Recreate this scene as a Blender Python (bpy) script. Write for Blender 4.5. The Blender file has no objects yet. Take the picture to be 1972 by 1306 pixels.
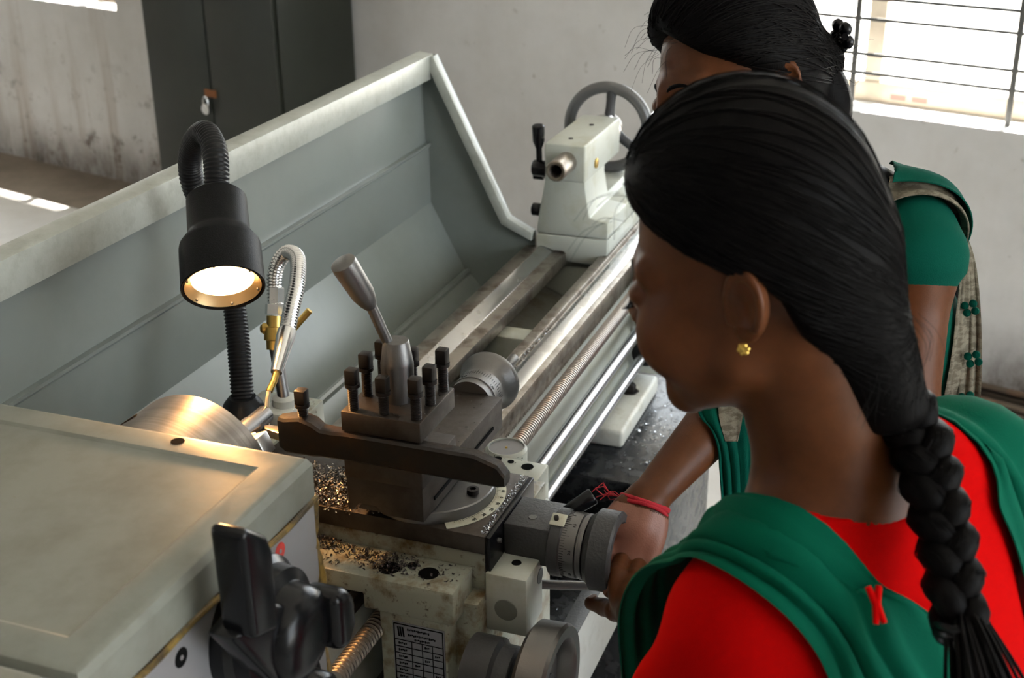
import bpy, bmesh, math, random
import numpy as np
from mathutils import Vector, Matrix
random.seed(7); rng = np.random.default_rng(7)
SC = bpy.context.scene; COL = SC.collection
PI = math.pi

# ------------------------------------------------------------------ camera, sky, sun, exposure
cd = bpy.data.cameras.new('camera'); cam = bpy.data.objects.new('camera', cd); COL.objects.link(cam)
cd.sensor_width = 36.0; cd.lens = 46.73; cd.clip_start = 0.02; cd.clip_end = 200
_R = Matrix(((0.34985792, 0.37633184, -0.85788914), (-0.93674024, 0.12995399, -0.32500722), (-0.01082444, 0.91732563, 0.39799061)))
cam.matrix_world = Matrix.Translation((0, 0, 1.85)) @ _R.to_4x4()
cd.dof.use_dof = True; cd.dof.focus_distance = 1.62; cd.dof.aperture_fstop = 8.5
SC.camera = cam

W = bpy.data.worlds.new('sky'); SC.world = W; W.use_nodes = True
bg = W.node_tree.nodes['Background']
bg.inputs[0].default_value = (0.86, 0.94, 1.0, 1); bg.inputs[1].default_value = 4.2
WD = Vector((.254, .967, 0)); WN = Vector((-.967, .254, 0)); P0 = Vector((5.12, 3.78, 0))   # far wall frame
sl = bpy.data.lights.new('sun', 'SUN'); sl.energy = 26; sl.angle = 0.009; sl.color = (1, .95, .88)
so = bpy.data.objects.new('sun', sl); COL.objects.link(so)
_el = math.radians(64.5)
so.rotation_euler = (WN * math.cos(_el) + Vector((0, 0, -math.sin(_el)))).to_track_quat('-Z', 'Y').to_euler()
SC.view_settings.view_transform = 'Standard'; SC.view_settings.look = 'None'
SC.view_settings.gamma = 1; SC.view_settings.use_curve_mapping = False; SC.view_settings.exposure = 1.0
SC.cycles.use_denoising = True; SC.cycles.max_bounces = 10; SC.cycles.diffuse_bounces = 6; SC.cycles.sample_clamp_indirect = 8
SC.cycles.caustics_reflective = False; SC.cycles.caustics_refractive = False

# ------------------------------------------------------------------ materials
def M(name, col, rough=.5, metal=0., col2=None, scale=6., lo=.45, hi=.7, bump=0., bscale=120., stretch=(1, 1, 1), coat=0., col3=None, scale3=40., lo3=.6, hi3=.7, rough2=None, spec=.5, sheen=0.):
    m = bpy.data.materials.new(name); m.use_nodes = True
    nt = m.node_tree; N = nt.nodes; L = nt.links; b = N['Principled BSDF']
    b.inputs['Roughness'].default_value = rough; b.inputs['Metallic'].default_value = metal
    b.inputs['Base Color'].default_value = (*col, 1); b.inputs['Coat Weight'].default_value = coat
    b.inputs['Specular IOR Level'].default_value = spec; b.inputs['Coat Roughness'].default_value = .1
    if sheen: b.inputs['Sheen Weight'].default_value = sheen
    tc = N.new('ShaderNodeTexCoord'); mp = N.new('ShaderNodeMapping'); mp.inputs['Scale'].default_value = stretch
    L.new(tc.outputs['Object'], mp.inputs['Vector'])
    def layer(prev, c, sc, l, h):
        n = N.new('ShaderNodeTexNoise'); n.inputs['Scale'].default_value = sc; n.inputs['Detail'].default_value = 5; n.inputs['Roughness'].default_value = .65
        L.new(mp.outputs[0], n.inputs['Vector'])
        r = N.new('ShaderNodeMapRange'); r.inputs['From Min'].default_value = l; r.inputs['From Max'].default_value = h
        L.new(n.outputs['Fac'], r.inputs['Value'])
        x = N.new('ShaderNodeMix'); x.data_type = 'RGBA'; L.new(r.outputs[0], x.inputs['Factor'])
        if prev is None: x.inputs['A'].default_value = (*col, 1)
        else: L.new(prev, x.inputs['A'])
        x.inputs['B'].default_value = (*c, 1)
        return x.outputs['Result'], r.outputs[0]
    o = None
    if col2:
        o, f = layer(None, col2, scale, lo, hi)
        if rough2 is not None:
            k = N.new('ShaderNodeMapRange'); k.inputs['To Min'].default_value = rough; k.inputs['To Max'].default_value = rough2
            L.new(f, k.inputs['Value']); L.new(k.outputs[0], b.inputs['Roughness'])
    if col3: o, _ = layer(o, col3, scale3, lo3, hi3)
    if o: L.new(o, b.inputs['Base Color'])
    if bump:
        n = N.new('ShaderNodeTexNoise'); n.inputs['Scale'].default_value = bscale; n.inputs['Detail'].default_value = 3
        L.new(mp.outputs[0], n.inputs['Vector'])
        k = N.new('ShaderNodeBump'); k.inputs['Strength'].default_value = bump; k.inputs['Distance'].default_value = .002
        L.new(n.outputs['Fac'], k.inputs['Height']); L.new(k.outputs[0], b.inputs['Normal'])
    return m
def EM(name, col, s):
    m = bpy.data.materials.new(name); m.use_nodes = True; b = m.node_tree.nodes['Principled BSDF']
    b.inputs['Base Color'].default_value = (0, 0, 0, 1); b.inputs['Emission Color'].default_value = (*col, 1); b.inputs['Emission Strength'].default_value = s
    return m
paint = M('machine_paint', (.48, .50, .45), .42, col2=(.40, .40, .31), scale=14, lo=.5, hi=.72, bump=.12, bscale=60, col3=(.2, .17, .1), scale3=45, lo3=.68, hi3=.8)
paint_oily_shaded = M('machine_paint_oily_shaded', (.30, .305, .245), .34, col2=(.13, .08, .025), scale=26, lo=.48, hi=.66, bump=.15, bscale=60, col3=(.06, .04, .02), scale3=90, lo3=.6, hi3=.7)  # machine paint with oil stains; base also darkened for shade on the carriage
paint_head_shaded = M('headstock_paint_shaded', (.205, .213, .185), .42, col2=(.165, .165, .135), scale=12, lo=.42, hi=.66, bump=.15, bscale=50, col3=(.17, .14, .08), scale3=70, lo3=.7, hi3=.78)  # same machine paint, base darkened for the weaker light on the headstock
guardm = M('guard_paint', (.205, .228, .217), .28, col2=(.18, .20, .188), scale=5, lo=.45, hi=.7, bump=.05, bscale=30, col3=(.16, .16, .13), scale3=160, lo3=.72, hi3=.76)
flangem = M('guard_edge_paint', (.40, .42, .385), .38, col2=(.32, .33, .29), scale=30, lo=.45, hi=.7, bump=.2, bscale=90)
steel = M('ground_steel', (.60, .60, .60), .22, 1., col2=(.45, .42, .38), scale=9, lo=.45, hi=.7, rough2=.35)
steel_dull = M('oily_way_steel', (.40, .36, .31), .38, 1., col2=(.16, .12, .09), scale=22, lo=.45, hi=.68, rough2=.5, bump=.1)
screw_steel = M('leadscrew_steel', (.42, .38, .34), .36, 1.)
rod_steel = M('bright_rod_steel', (.36, .36, .37), .26, 1.)
satin = M('satin_grey_steel', (.185, .18, .175), .42, 1., bump=.1, bscale=500)
darksteel = M('black_oxide_steel', (.022, .018, .016), .42, .6, bump=.08, bscale=200)
brownsteel = M('blued_tool_steel', (.085, .072, .062), .45, .8, col2=(.045, .034, .026), scale=20, lo=.4, hi=.7, rough2=.55, bump=.1)
castgrey = M('dark_cast_grey', (.058, .058, .06), .5, .3, bump=.35, bscale=260)
chucksteel = M('turned_chuck_steel', (.42, .38, .35), .27, 1., stretch=(60, 1, 1), col2=(.30, .27, .24), scale=3, lo=.4, hi=.6)
brass = M('brass', (.62, .42, .12), .35, 1.)
chrome = M('flexible_chrome', (.72, .72, .72), .22, 1.)
blackrub = M('black_corrugated_plastic', (.008, .008, .009), .42, spec=.25)
blackshade = M('black_lamp_enamel', (.005, .005, .0055), .5, bump=.15, bscale=700, spec=.12)
blackpl = M('black_plastic', (.004, .004, .005), .27, spec=.28)
alu = M('aluminium_panel', (.30, .30, .31), .45, .4, col2=(.3, .29, .28), scale=25, lo=.5, hi=.7)
gunk = M('yellow_oil_residue', (.22, .14, .03), .35, col2=(.05, .035, .015), scale=60, lo=.4, hi=.62, bump=.5, bscale=90)
blackmark = M('black_print_hole_shade', (.006, .006, .006), .9, spec=.05)  # printed marks; also painted on holes, sockets and slots as their inner shade
redmark = M('red_print', (.55, .05, .04), .5)
whitescale = M('pale_scale_strip', (.55, .55, .45), .45, col2=(.4, .36, .25), scale=40, lo=.45, hi=.7)
platem = M('data_plate', (.23, .23, .26), .42, .3)
pedm = M('black_pedestal_paint', (.02, .021, .022), .35, bump=.1, bscale=80)
traym = M('black_oily_tray', (.012, .013, .016), .25, col2=(.03, .032, .036), scale=40, lo=.5, hi=.62, rough2=.4, bump=.12, bscale=90)
traypaint = M('tray_side_paint', (.50, .50, .47), .5, col2=(.38, .37, .33), scale=18, lo=.5, hi=.7)
footm = M('foot_casting_paint', (.6, .6, .55), .42, col2=(.45, .43, .36), scale=25, lo=.5, hi=.7, bump=.1)
wellm = M('oily_bed_well', (.20, .20, .17), .3, col2=(.12, .075, .035), scale=12, lo=.45, hi=.65, bump=.2, bscale=80)
chipm = M('steel_chips', (.30, .25, .20), .25, 1.)
bluechip = M('wet_steel_chips', (.45, .47, .5), .18, 1.)
coolantm = M('milky_coolant', (.72, .66, .5), .15)
wallm = M('stained_plaster', (.61, .60, .59), .9, col2=(.49, .475, .45), scale=1.6, lo=.42, hi=.72, bump=.25, bscale=25, col3=(.20, .16, .11), scale3=13, lo3=.66, hi3=.8)
ceilm = M('ceiling_plaster', (.80, .79, .77), .9)
flooredge = M('dark_floor_edge', (.20, .165, .13), .7, col2=(.12, .095, .07), scale=4, lo=.4, hi=.7, bump=.2, bscale=40)  # darker brown strip of floor along the far wall
floorm = M('concrete_floor', (.56, .55, .53), .42, col2=(.47, .45, .42), scale=3, lo=.4, hi=.7, bump=.12, bscale=30)
_nt = wallm.node_tree; _N = _nt.nodes; _b = _N['Principled BSDF']; _src = _b.inputs['Base Color'].links[0].from_socket
def _wallstain(prev, scale, stretch, lo, hi, zlo, zhi, col, ylo=None):
    """rust streaks and grime: noise in the plaster, fading out above a height of its own"""
    g = _N.new('ShaderNodeNewGeometry'); sx = _N.new('ShaderNodeSeparateXYZ'); _nt.links.new(g.outputs['Position'], sx.inputs[0])
    mp = _N.new('ShaderNodeMapping'); mp.inputs['Scale'].default_value = stretch; _nt.links.new(g.outputs['Position'], mp.inputs['Vector'])
    n = _N.new('ShaderNodeTexNoise'); n.inputs['Scale'].default_value = scale; n.inputs['Detail'].default_value = 6; n.inputs['Roughness'].default_value = .7; _nt.links.new(mp.outputs[0], n.inputs['Vector'])
    r = _N.new('ShaderNodeMapRange'); r.inputs['From Min'].default_value = lo; r.inputs['From Max'].default_value = hi; _nt.links.new(n.outputs['Fac'], r.inputs['Value'])
    h = _N.new('ShaderNodeMapRange'); h.inputs['From Min'].default_value = zhi; h.inputs['From Max'].default_value = zlo; _nt.links.new(sx.outputs['Z'], h.inputs['Value'])
    k = _N.new('ShaderNodeMath'); k.operation = 'MULTIPLY'; _nt.links.new(r.outputs[0], k.inputs[0]); _nt.links.new(h.outputs[0], k.inputs[1])
    if ylo is not None:
        w = _N.new('ShaderNodeMapRange'); w.inputs['From Min'].default_value = ylo; w.inputs['From Max'].default_value = ylo + 1; w.inputs['To Min'].default_value = .12; _nt.links.new(sx.outputs['Y'], w.inputs['Value']); k2 = _N.new('ShaderNodeMath'); k2.operation = 'MULTIPLY'; _nt.links.new(k.outputs[0], k2.inputs[0]); _nt.links.new(w.outputs[0], k2.inputs[1]); k = k2
    x = _N.new('ShaderNodeMix'); x.data_type = 'RGBA'; _nt.links.new(k.outputs[0], x.inputs['Factor']); _nt.links.new(prev, x.inputs['A']); x.inputs['B'].default_value = (*col, 1)
    return x.outputs['Result']
_o = _wallstain(_src, 1.0, (7, 7, .35), .5, .72, .1, 1.3, (.27, .20, .135), 2.6)
_o = _wallstain(_o, 9.0, (1, 1, 1), .56, .66, .0, .75, (.10, .075, .05), 2.2)
_o = _wallstain(_o, 4.0, (1, 1, .6), .30, .62, .02, .24, (.10, .075, .06))
_nt.links.new(_o, _b.inputs['Base Color'])
groundm = M('sunlit_ground', (.55, .52, .45), .9, col2=(.48, .45, .38), scale=.8)
lockerm = M('olive_locker_paint', (.022, .025, .017), .45, col2=(.016, .018, .012), scale=4, lo=.4, hi=.7, bump=.08, bscale=25, col3=(.16, .09, .04), scale3=30, lo3=.74, hi3=.8)
rust = M('rust', (.22, .08, .025), .8, bump=.5, bscale=100)
barm = M('grille_steel', (.10, .10, .095), .5, .3)
tanwood = M('weathered_frame', (.66, .58, .46), .7, col2=(.55, .47, .36), scale=9, lo=.4, hi=.7, bump=.2)
piped = M('rusty_bar_stock', (.10, .075, .055), .5, .6, col2=(.17, .09, .05), scale=8, stretch=(1, 1, 1), lo=.5, hi=.7)

# ------------------------------------------------------------------ geometry helpers
ORG = {}
class G:
    """collects shapes in one bmesh, then links them as one object"""
    def __init__(s): s.v = []; s.f = []; s.extra = []
    def add(s, v, f):
        n = len(s.v); s.v.extend([tuple(map(float, p)) for p in v]); s.f.extend([tuple(i + n for i in q) for q in f]); return s
    def bm(s, b):
        b.verts.index_update(); s.add([v.co[:] for v in b.verts], [[v.index for v in f.verts] for f in b.faces]); b.free(); return s
    def box(s, x0, x1, y0, y1, z0, z1, bev=.0015, seg=2, M_=None):
        b = bmesh.new(); bmesh.ops.create_cube(b, size=1)
        for v in b.verts: v.co = Vector(((x0 + x1) / 2 + v.co.x * (x1 - x0), (y0 + y1) / 2 + v.co.y * (y1 - y0), (z0 + z1) / 2 + v.co.z * (z1 - z0)))
        if bev: bmesh.ops.bevel(b, geom=b.edges[:], offset=bev, segments=seg, affect='EDGES', profile=.5)
        if M_: bmesh.ops.transform(b, matrix=M_, verts=b.verts)
        return s.bm(b)
    def prism(s, poly, axis, a, c, bev=0., seg=2):
        """poly: 2-D points; axis x: (y,z), axis y: (x,z), axis z: (x,y)"""
        b = bmesh.new()
        def P(p, t): return {'x': (t, p[0], p[1]), 'y': (p[0], t, p[1]), 'z': (p[0], p[1], t)}[axis]
        A = [b.verts.new(P(p, a)) for p in poly]; B = [b.verts.new(P(p, c)) for p in poly]
        b.faces.new(A); b.faces.new(B[::-1])
        for i in range(len(poly)): j = (i + 1) % len(poly); b.faces.new((A[i], B[i], B[j], A[j]))
        bmesh.ops.recalc_face_normals(b, faces=b.faces)
        if bev: bmesh.ops.bevel(b, geom=[e for e in b.edges if e.calc_face_angle(0) > .4], offset=bev, segments=seg, affect='EDGES', profile=.5)
        return s.bm(b)
    def lathe(s, p, ax, prof, seg=40, cap=True):
        """prof: list of (distance along axis, radius)"""
        p = Vector(p); ax = Vector(ax).normalized(); u = ax.orthogonal().normalized(); w = ax.cross(u)
        v = []; f = []
        for t, r in prof:
            for k in range(seg):
                a = 2 * PI * k / seg; v.append(p + ax * t + (u * math.cos(a) + w * math.sin(a)) * r)
        n = len(prof)
        for i in range(n - 1):
            for k in range(seg):
                k2 = (k + 1) % seg; f.append((i * seg + k, i * seg + k2, (i + 1) * seg + k2, (i + 1) * seg + k))
        if cap:
            f.append(tuple(range(seg))[::-1]); f.append(tuple((n - 1) * seg + k for k in range(seg)))
        return s.add(v, f)
    def cyl(s, a, b, r, r2=None, seg=32, bev=.001):
        a = Vector(a); b = Vector(b); l = (b - a).length; r2 = r if r2 is None else r2
        return s.lathe(a, b - a, [(0, r - bev), (bev, r), (l - bev, r2), (l, r2 - bev)], seg)
    def tube(s, path, r, seg=12, cap=True):
        path = [Vector(p) for p in path]; n = len(path); rr = r if hasattr(r, '__len__') else [r] * n
        v = []; f = []; u = None
        for i in range(n):
            t = (path[min(i + 1, n - 1)] - path[max(i - 1, 0)]).normalized()
            if u is None: u = t.orthogonal().normalized()
            u = (u - t * u.dot(t)).normalized(); w = t.cross(u)
            for k in range(seg):
                a = 2 * PI * k / seg; v.append(path[i] + (u * math.cos(a) + w * math.sin(a)) * rr[i])
        for i in range(n - 1):
            for k in range(seg):
                k2 = (k + 1) % seg; f.append((i * seg + k, i * seg + k2, (i + 1) * seg + k2, (i + 1) * seg + k))
        if cap: f.append(tuple(range(seg))[::-1]); f.append(tuple((n - 1) * seg + k for k in range(seg)))
        return s.add(v, f)
    def sheet(s, pts2, thick):
        """grid of points [rows][cols] -> closed thin sheet"""
        A = np.array(pts2, float); n, m, _ = A.shape
        du = np.gradient(A, axis=0); dv = np.gradient(A, axis=1); N_ = np.cross(du, dv); N_ /= np.linalg.norm(N_, axis=2, keepdims=True) + 1e-12
        B = A + N_ * thick; v = list(A.reshape(-1, 3)) + list(B.reshape(-1, 3)); o = n * m; f = []
        for i in range(n - 1):
            for j in range(m - 1):
                a = i * m + j; f.append((a, a + 1, a + m + 1, a + m)); f.append((o + a, o + a + m, o + a + m + 1, o + a + 1))
        for i in range(n - 1):
            for j in (0, m - 1):
                a = i * m + j; q = (a, a + m, o + a + m, o + a); f.append(q if j == 0 else q[::-1])
        for j in range(m - 1):
            for i in (0, n - 1):
                a = i * m + j; q = (a, o + a, o + a + 1, a + 1); f.append(q if i == 0 else q[::-1])
        return s.add(v, f)
    def build(s, name, mat, parent=None, angle=35, org=None, **props):
        me = bpy.data.meshes.new(name)
        o_ = Vector(ORG.get(parent.name, (0, 0, 0))) if parent else Vector(org or (0, 0, 0))
        me.from_pydata([tuple(Vector(p) - o_) for p in s.v], [], s.f); me.validate()
        b = bmesh.new(); b.from_mesh(me); bmesh.ops.recalc_face_normals(b, faces=b.faces); b.to_mesh(me); b.free()
        me.polygons.foreach_set('use_smooth', [True] * len(me.polygons)); me.set_sharp_from_angle(angle=math.radians(angle))
        me.materials.append(mat)
        o = bpy.data.objects.new(name, me); COL.objects.link(o)
        if parent: o.parent = parent
        else: o.location = o_
        ORG[o.name] = tuple(o_)
        for k, v in props.items(): o[k] = v
        return o
def thing(name, label, cat, loc, group=None):
    o = bpy.data.objects.new(name, None); COL.objects.link(o); o.location = loc; o.empty_display_size = .05
    o['label'] = label; o['category'] = cat; ORG[o.name] = tuple(loc)
    if group: o['group'] = group
    return o
def dup(o, off, name=None, parent=None):
    c = o.copy(); COL.objects.link(c); c.parent = parent or o.parent; c.location = Vector(o.location) + Vector(off); ORG[c.name] = ORG[o.name]
    for ch in o.children:
        d = ch.copy(); COL.objects.link(d); d.parent = c; ORG[d.name] = ORG[ch.name]
    return c
def text(body, size, mat_, name, parent, mtx, depth=.0002, align='CENTER'):
    """flat printed characters, as a mesh"""
    cu = bpy.data.curves.new(name, 'FONT'); cu.body = body; cu.size = size; cu.align_x = align; cu.align_y = 'CENTER'; cu.extrude = depth; cu.resolution_u = 3
    t = bpy.data.objects.new(name, cu); COL.objects.link(t)
    dg = bpy.context.evaluated_depsgraph_get(); me = bpy.data.meshes.new_from_object(t.evaluated_get(dg)); bpy.data.objects.remove(t)
    me.transform(Matrix.Translation(-Vector(ORG[parent.name])) @ mtx); me.materials.clear(); me.materials.append(mat_)
    o = bpy.data.objects.new(name, me); COL.objects.link(o); o.parent = parent; ORG[o.name] = ORG[parent.name]
    return o
def frame(p, x, y):
    x = Vector(x).normalized(); y = Vector(y).normalized(); z = x.cross(y)
    return Matrix(((x.x, y.x, z.x, p[0]), (x.y, y.y, z.y, p[1]), (x.z, y.z, z.z, p[2]), (0, 0, 0, 1)))
def smooth_path(pts, n=8):
    """Catmull-Rom through points"""
    P = [np.array(p, float) for p in pts]; P = [2 * P[0] - P[1]] + P + [2 * P[-1] - P[-2]]; out = []
    for i in range(1, len(P) - 2):
        for k in range(n):
            t = k / n; a, b, c, d = P[i - 1], P[i], P[i + 1], P[i + 2]
            out.append(.5 * (2 * b + (c - a) * t + (2 * a - 5 * b + 4 * c - d) * t * t + (3 * b - a - 3 * c + d) * t ** 3))
    out.append(P[-2]); return out
def resample(path, step):
    P = np.array(path, float); s = np.r_[0, np.cumsum(np.linalg.norm(np.diff(P, axis=0), axis=1))]; n = max(2, int(s[-1] / step))
    q = np.linspace(0, s[-1], n + 1); return np.c_[[np.interp(q, s, P[:, k]) for k in range(3)]].T
# ------------------------------------------------------------------ the room (s along the far wall, off = distance into the room)
def RW(s, off, z=0): return P0 + WD * s + WN * off + Vector((0, 0, z))
MW = Matrix(((WD.x, WN.x, 0, P0.x), (WD.y, WN.y, 0, P0.y), (0, 0, 1, 0), (0, 0, 0, 1)))
S0, S1, DEP, HT = -7.6, 3.4, 8.2, 3.3
def wallseg(boxes, name, mat):
    g = G()
    for b in boxes: g.box(*b, bev=0, M_=MW)
    return g.build(name, mat, None, kind='structure')
def wall_with_windows(name, a0, a1, wins, mk, zb=.83, zt=2.05):
    """a runs along the wall; mk(a0,a1,z0,z1) gives the box"""
    bx = []; a = a0
    for w0, w1 in wins:
        bx += [mk(a, w0, 0, HT), mk(w0, w1, 0, zb), mk(w0, w1, zt, HT)]; a = w1
    bx.append(mk(a, a1, 0, HT)); return wallseg(bx, name, wallm)
wall_with_windows('wall_far', S0 - .2, S1 + .2, [(-4.75, -2.95), (.085, 2.3)], lambda a, b, c, d: (a, b, -.2, 0, c, d), zt=2.5)
wall_with_windows('wall_right', 0, DEP, [(1.0, 3.9)], lambda a, b, c, d: (S0 - .2, S0, a, b, c, d), zt=2.7)  # unseen window, its place and size shaped for the light
wall_with_windows('wall_left', 0, DEP, [], lambda a, b, c, d: (S1, S1 + .2, a, b, c, d))
wall_with_windows('wall_back', S0, S1, [(2.0, 3.2)], lambda a, b, c, d: (a, b, DEP, DEP + .2, c, d), zt=2.3)  # unseen back window, added to brighten the far wall
wallseg([(S0 - .2, S1 + .2, -.2, DEP + .2, -.15, 0)], 'floor', floorm)
wallseg([(S0 - .2, S1 + .2, -.2, DEP + .2, HT, HT + .15)], 'ceiling', ceilm)
wallseg([(S0, S1, .0, .40, -.05, .002)], 'trim_3', flooredge)
wallseg([(-40, 40, -40, 40, -.4, -.2)], 'ground_outside', groundm)
# sun shades over the windows, outside
g = G().box(-4.95, -2.75, -.73, -.2, 2.5, 2.57, bev=.004, M_=MW).build('trim_1', ceilm, None, kind='structure')
g = G().box(-.12, 2.5, -.73, -.2, 2.5, 2.57, bev=.004, M_=MW).build('trim_2', ceilm, None, kind='structure')
def grille(n, w0, w1, verts, stile):
    r = bpy.data.objects.new(f'window_{n}', None); COL.objects.link(r); r['kind'] = 'structure'; r.location = RW((w0 + w1) / 2, -.1, .83); ORG[r.name] = tuple(r.location)
    z0, z1 = .83, 2.5
    for z in (.937, .996, 1.105, 1.169, 1.277, 1.338, 1.446, 1.507, 1.615, 1.676, 1.784, 1.845, 1.953, 2.014, 2.122, 2.183, 2.291, 2.352):
        G().box(w0, w1, -.078, -.068, z - .005, z + .005, bev=.001, M_=MW).build('grille_bar', barm, r)
    for s in verts:
        G().box(s - .009, s + .009, -.0675, -.0615, z0, z1, bev=.001, M_=MW).build('grille_upright', barm, r)
    G().box(w0, w1, -.2, -.15, .83, .895, bev=.004, M_=MW).build('bottom_rail', tanwood, r)
    for s in stile: G().box(s - .028, s + .028, -.195, -.155, .895, z1, bev=.003, M_=MW).build('mullion', tanwood, r)
    return r
w1 = grille(1, -4.75, -2.95, (-3.41, -3.905, -4.4), (-3.44, -4.1))
for s in (-3.53, -3.6): G().box(s - .028, s + .022, -.1499, -.1493, .845, .862, bev=0, M_=MW).build('paper_sticker', M('faded_red_print', (.5, .22, .18), .7) if s > -3.55 else bpy.data.materials['faded_red_print'], w1)
grille(2, .085, 2.3, (.62, 1.1, 1.6), (.33, 1.2))
def portal(s0, s1, o0, o1, z0, z1, nrm):
    l = bpy.data.lights.new('window_portal', 'AREA'); l.shape = 'RECTANGLE'; l.cycles.is_portal = True
    l.size = max(abs(s1 - s0), abs(o1 - o0)); l.size_y = z1 - z0
    o = bpy.data.objects.new('window_portal', l); COL.objects.link(o)
    o.location = RW((s0 + s1) / 2, (o0 + o1) / 2, (z0 + z1) / 2)
    o.rotation_euler = nrm.to_track_quat('-Z', 'Y').to_euler()
portal(-4.75, -2.95, -.21, -.21, .83, 2.5, WN); portal(.085, 2.3, -.21, -.21, .83, 2.5, WN)
portal(S0 - .21, S0 - .21, 1.0, 3.9, .83, 2.7, WD); portal(2.0, 3.2, DEP + .21, DEP + .21, .83, 2.3, -WN)

# locker with padlock
lk = thing('locker', 'tall dark olive steel locker with a padlock, standing against the stained wall', 'locker', RW(-1.0, .24, 0))
g = G().box(-1.375, -.635, .02, .43, .0, 1.95, bev=.006, M_=MW).build('locker_body', lockerm, lk)
for a, b in ((-1.365, -1.003), (-.997, -.645)):
    d_ = G().box(a, b, .431, .452, .06, 1.93, bev=.004, M_=MW).build('door', lockerm, lk)
G().box(-1.03, -.965, .452, .458, .655, .685, bev=.002, M_=MW).build('hasp', rust, lk)
pl = thing('padlock', 'small shiny padlock hanging from the rusty hasp of the olive locker', 'padlock', RW(-.985, .47, .6))
p = RW(-.985, .474, .61); g = G().lathe(p - WN * .009, WN, [(0, .018), (.003, .022), (.015, .022), (.018, .018)], 24).build('lock_body', chrome, pl)
g = G().tube([p + WD * (.013 * math.cos(a)) + Vector((0, 0, .02 + .03 * math.sin(a))) for a in np.linspace(-.3, PI + .3, 16)], .0035, 8).build('shackle', chrome, pl)
# steel bars lying on the floor by the wall
for k, (off, r, z, s0, s1) in enumerate([(.07, .016, .016, -6.2, -3.55), (.13, .014, .014, -6.0, -3.7), (.185, .012, .012, -6.1, -3.62), (.235, .017, .017, -6.2, -3.75), (.30, .013, .013, -6.0, -3.68), (.36, .016, .016, -6.3, -3.8), (.425, .012, .012, -6.1, -3.7), (.10, .012, .046, -6.1, -3.8), (.21, .013, .056, -6.0, -3.85), (.33, .012, .046, -6.2, -3.9)]):
    d = .05 * math.sin(k * 2.1)
    b = G(); b.cyl(RW(s0, off + d * .3, z), RW(s1, off - d * .3, z), r, seg=14); q = b.build('steel_bar', piped, None, org=RW((s0 + s1) / 2, off, 0))
    q['label'] = 'long dark rusty steel bar lying in the bundle on the floor along the far wall'; q['category'] = 'steel bar'; q['group'] = 'steel bars on the floor by the far wall'
# ------------------------------------------------------------------ the lathe (x along the bed to the tailstock, y across to the splash guard)
LA = thing('lathe', 'long pale grey-green metal lathe with ribbed bed, splash guard and black tray', 'lathe', (1.3, .74, 0))
XB0, XB1 = .99, 2.62
bed = G(); bed.box(XB0, XB1, .655, .675, .70, .926, bev=.003); bed.box(XB0, XB1, .845, .865, .70, .926, bev=.003)
for x in (1.62, 2.02, 2.40): bed.box(x, x + .05, .675, .845, .74, .915, bev=.004)
bed.prism([(.655, .70), (.675, .70), (.675, .712), (.64, .712), (.64, .70)], 'x', XB0, XB1)
bed = bed.build('bed', paint, LA)
G().prism([(.675, .80), (.845, .87), (.845, .85), (.675, .78)], 'x', XB0, XB1).build('bed_well', wellm, bed)
G().prism([(.645, .924), (.645, .946), (.655, .9465), (.676, .9525), (.689, .947), (.691, .941), (.695, .941), (.697, .950), (.716, .950), (.716, .924)], 'x', XB0, XB1, bev=.0006).build('front_way', steel_dull, bed)
G().prism([(.6553, .9472), (.676, .9532), (.6765, .9532), (.689, .9477), (.6885, .947), (.6757, .9520), (.656, .9463)], 'x', XB0 + .001, XB1 - .001).build('front_way_ridge', steel, bed)
G().prism([(.876, .924), (.876, .950), (.848, .950), (.846, .942), (.842, .942), (.838, .956), (.812, .949), (.786, .949), (.786, .924)], 'x', XB0, XB1, bev=.0006).build('back_way', steel_dull, bed)
G().prism([(.8385, .9590), (.8125, .9500), (.8125, .9480), (.8385, .9555)], 'x', XB0 + .001, XB1 - .001).build('back_way_face', steel, bed)
g = G(); pts = [(1.40, .906)]
for k in range(160): x = 1.40 + k * .0062; pts += [(x, .906), (x + .0018, .914), (x + .0034, .914), (x + .005, .906)]
pts += [(2.40, .906), (2.40, .924), (1.40, .924)]
g.prism(pts, 'y', .645, .655).build('rack', steel_dull, bed)
# lead screw and the two rods
prof = []; t = 0
while t < 1.34: prof += [(t, .0098), (t + .0015, .0128), (t + .0035, .0128), (t + .005, .0098)]; t += .0062
G().lathe((1.06, .62, .911), (1, 0, 0), prof, 18).build('lead_screw', screw_steel, LA)
fr = G().cyl((1.06, .62, .820), (2.40, .62, .820), .0105, seg=24).build('feed_rod', rod_steel, LA)
G().box(1.06, 2.38, .6185, .6215, .8295, .8312, bev=0).build('keyway', darksteel, fr)
G().cyl((1.06, .62, .7475), (2.41, .62, .7475), .010, seg=24).build('control_rod', rod_steel, LA)
tb = G().box(2.40, 2.46, .585, .645, .70, .945, bev=.006).build('end_bracket', paint, LA)
for z, r in ((.911, .022), (.820, .02), (.7475, .026)): G().lathe((2.385, .62, z), (1, 0, 0), [(0, r * .75), (.004, r), (.016, r)], 24).build('collar', blackpl, tb)
ft = G().box(2.17, 2.44, .60, .70, .645, .682, bev=.008, seg=3).build('foot', footm, LA)
G().lathe((2.345, .635, .682), (0, 0, 1), [(0, .018), (.003, .018), (.003, .012), (.016, .012), (.018, .010)], 6).build('bolt', darksteel, ft)
G().box(2.05, 2.62, .52, .99, .0, .645, bev=.006).build('tailstock_pedestal', traym, LA)
G().box(.30, 1.62, .53, .97, .0, .50, bev=.006).build('headstock_pedestal', pedm, LA)
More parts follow.
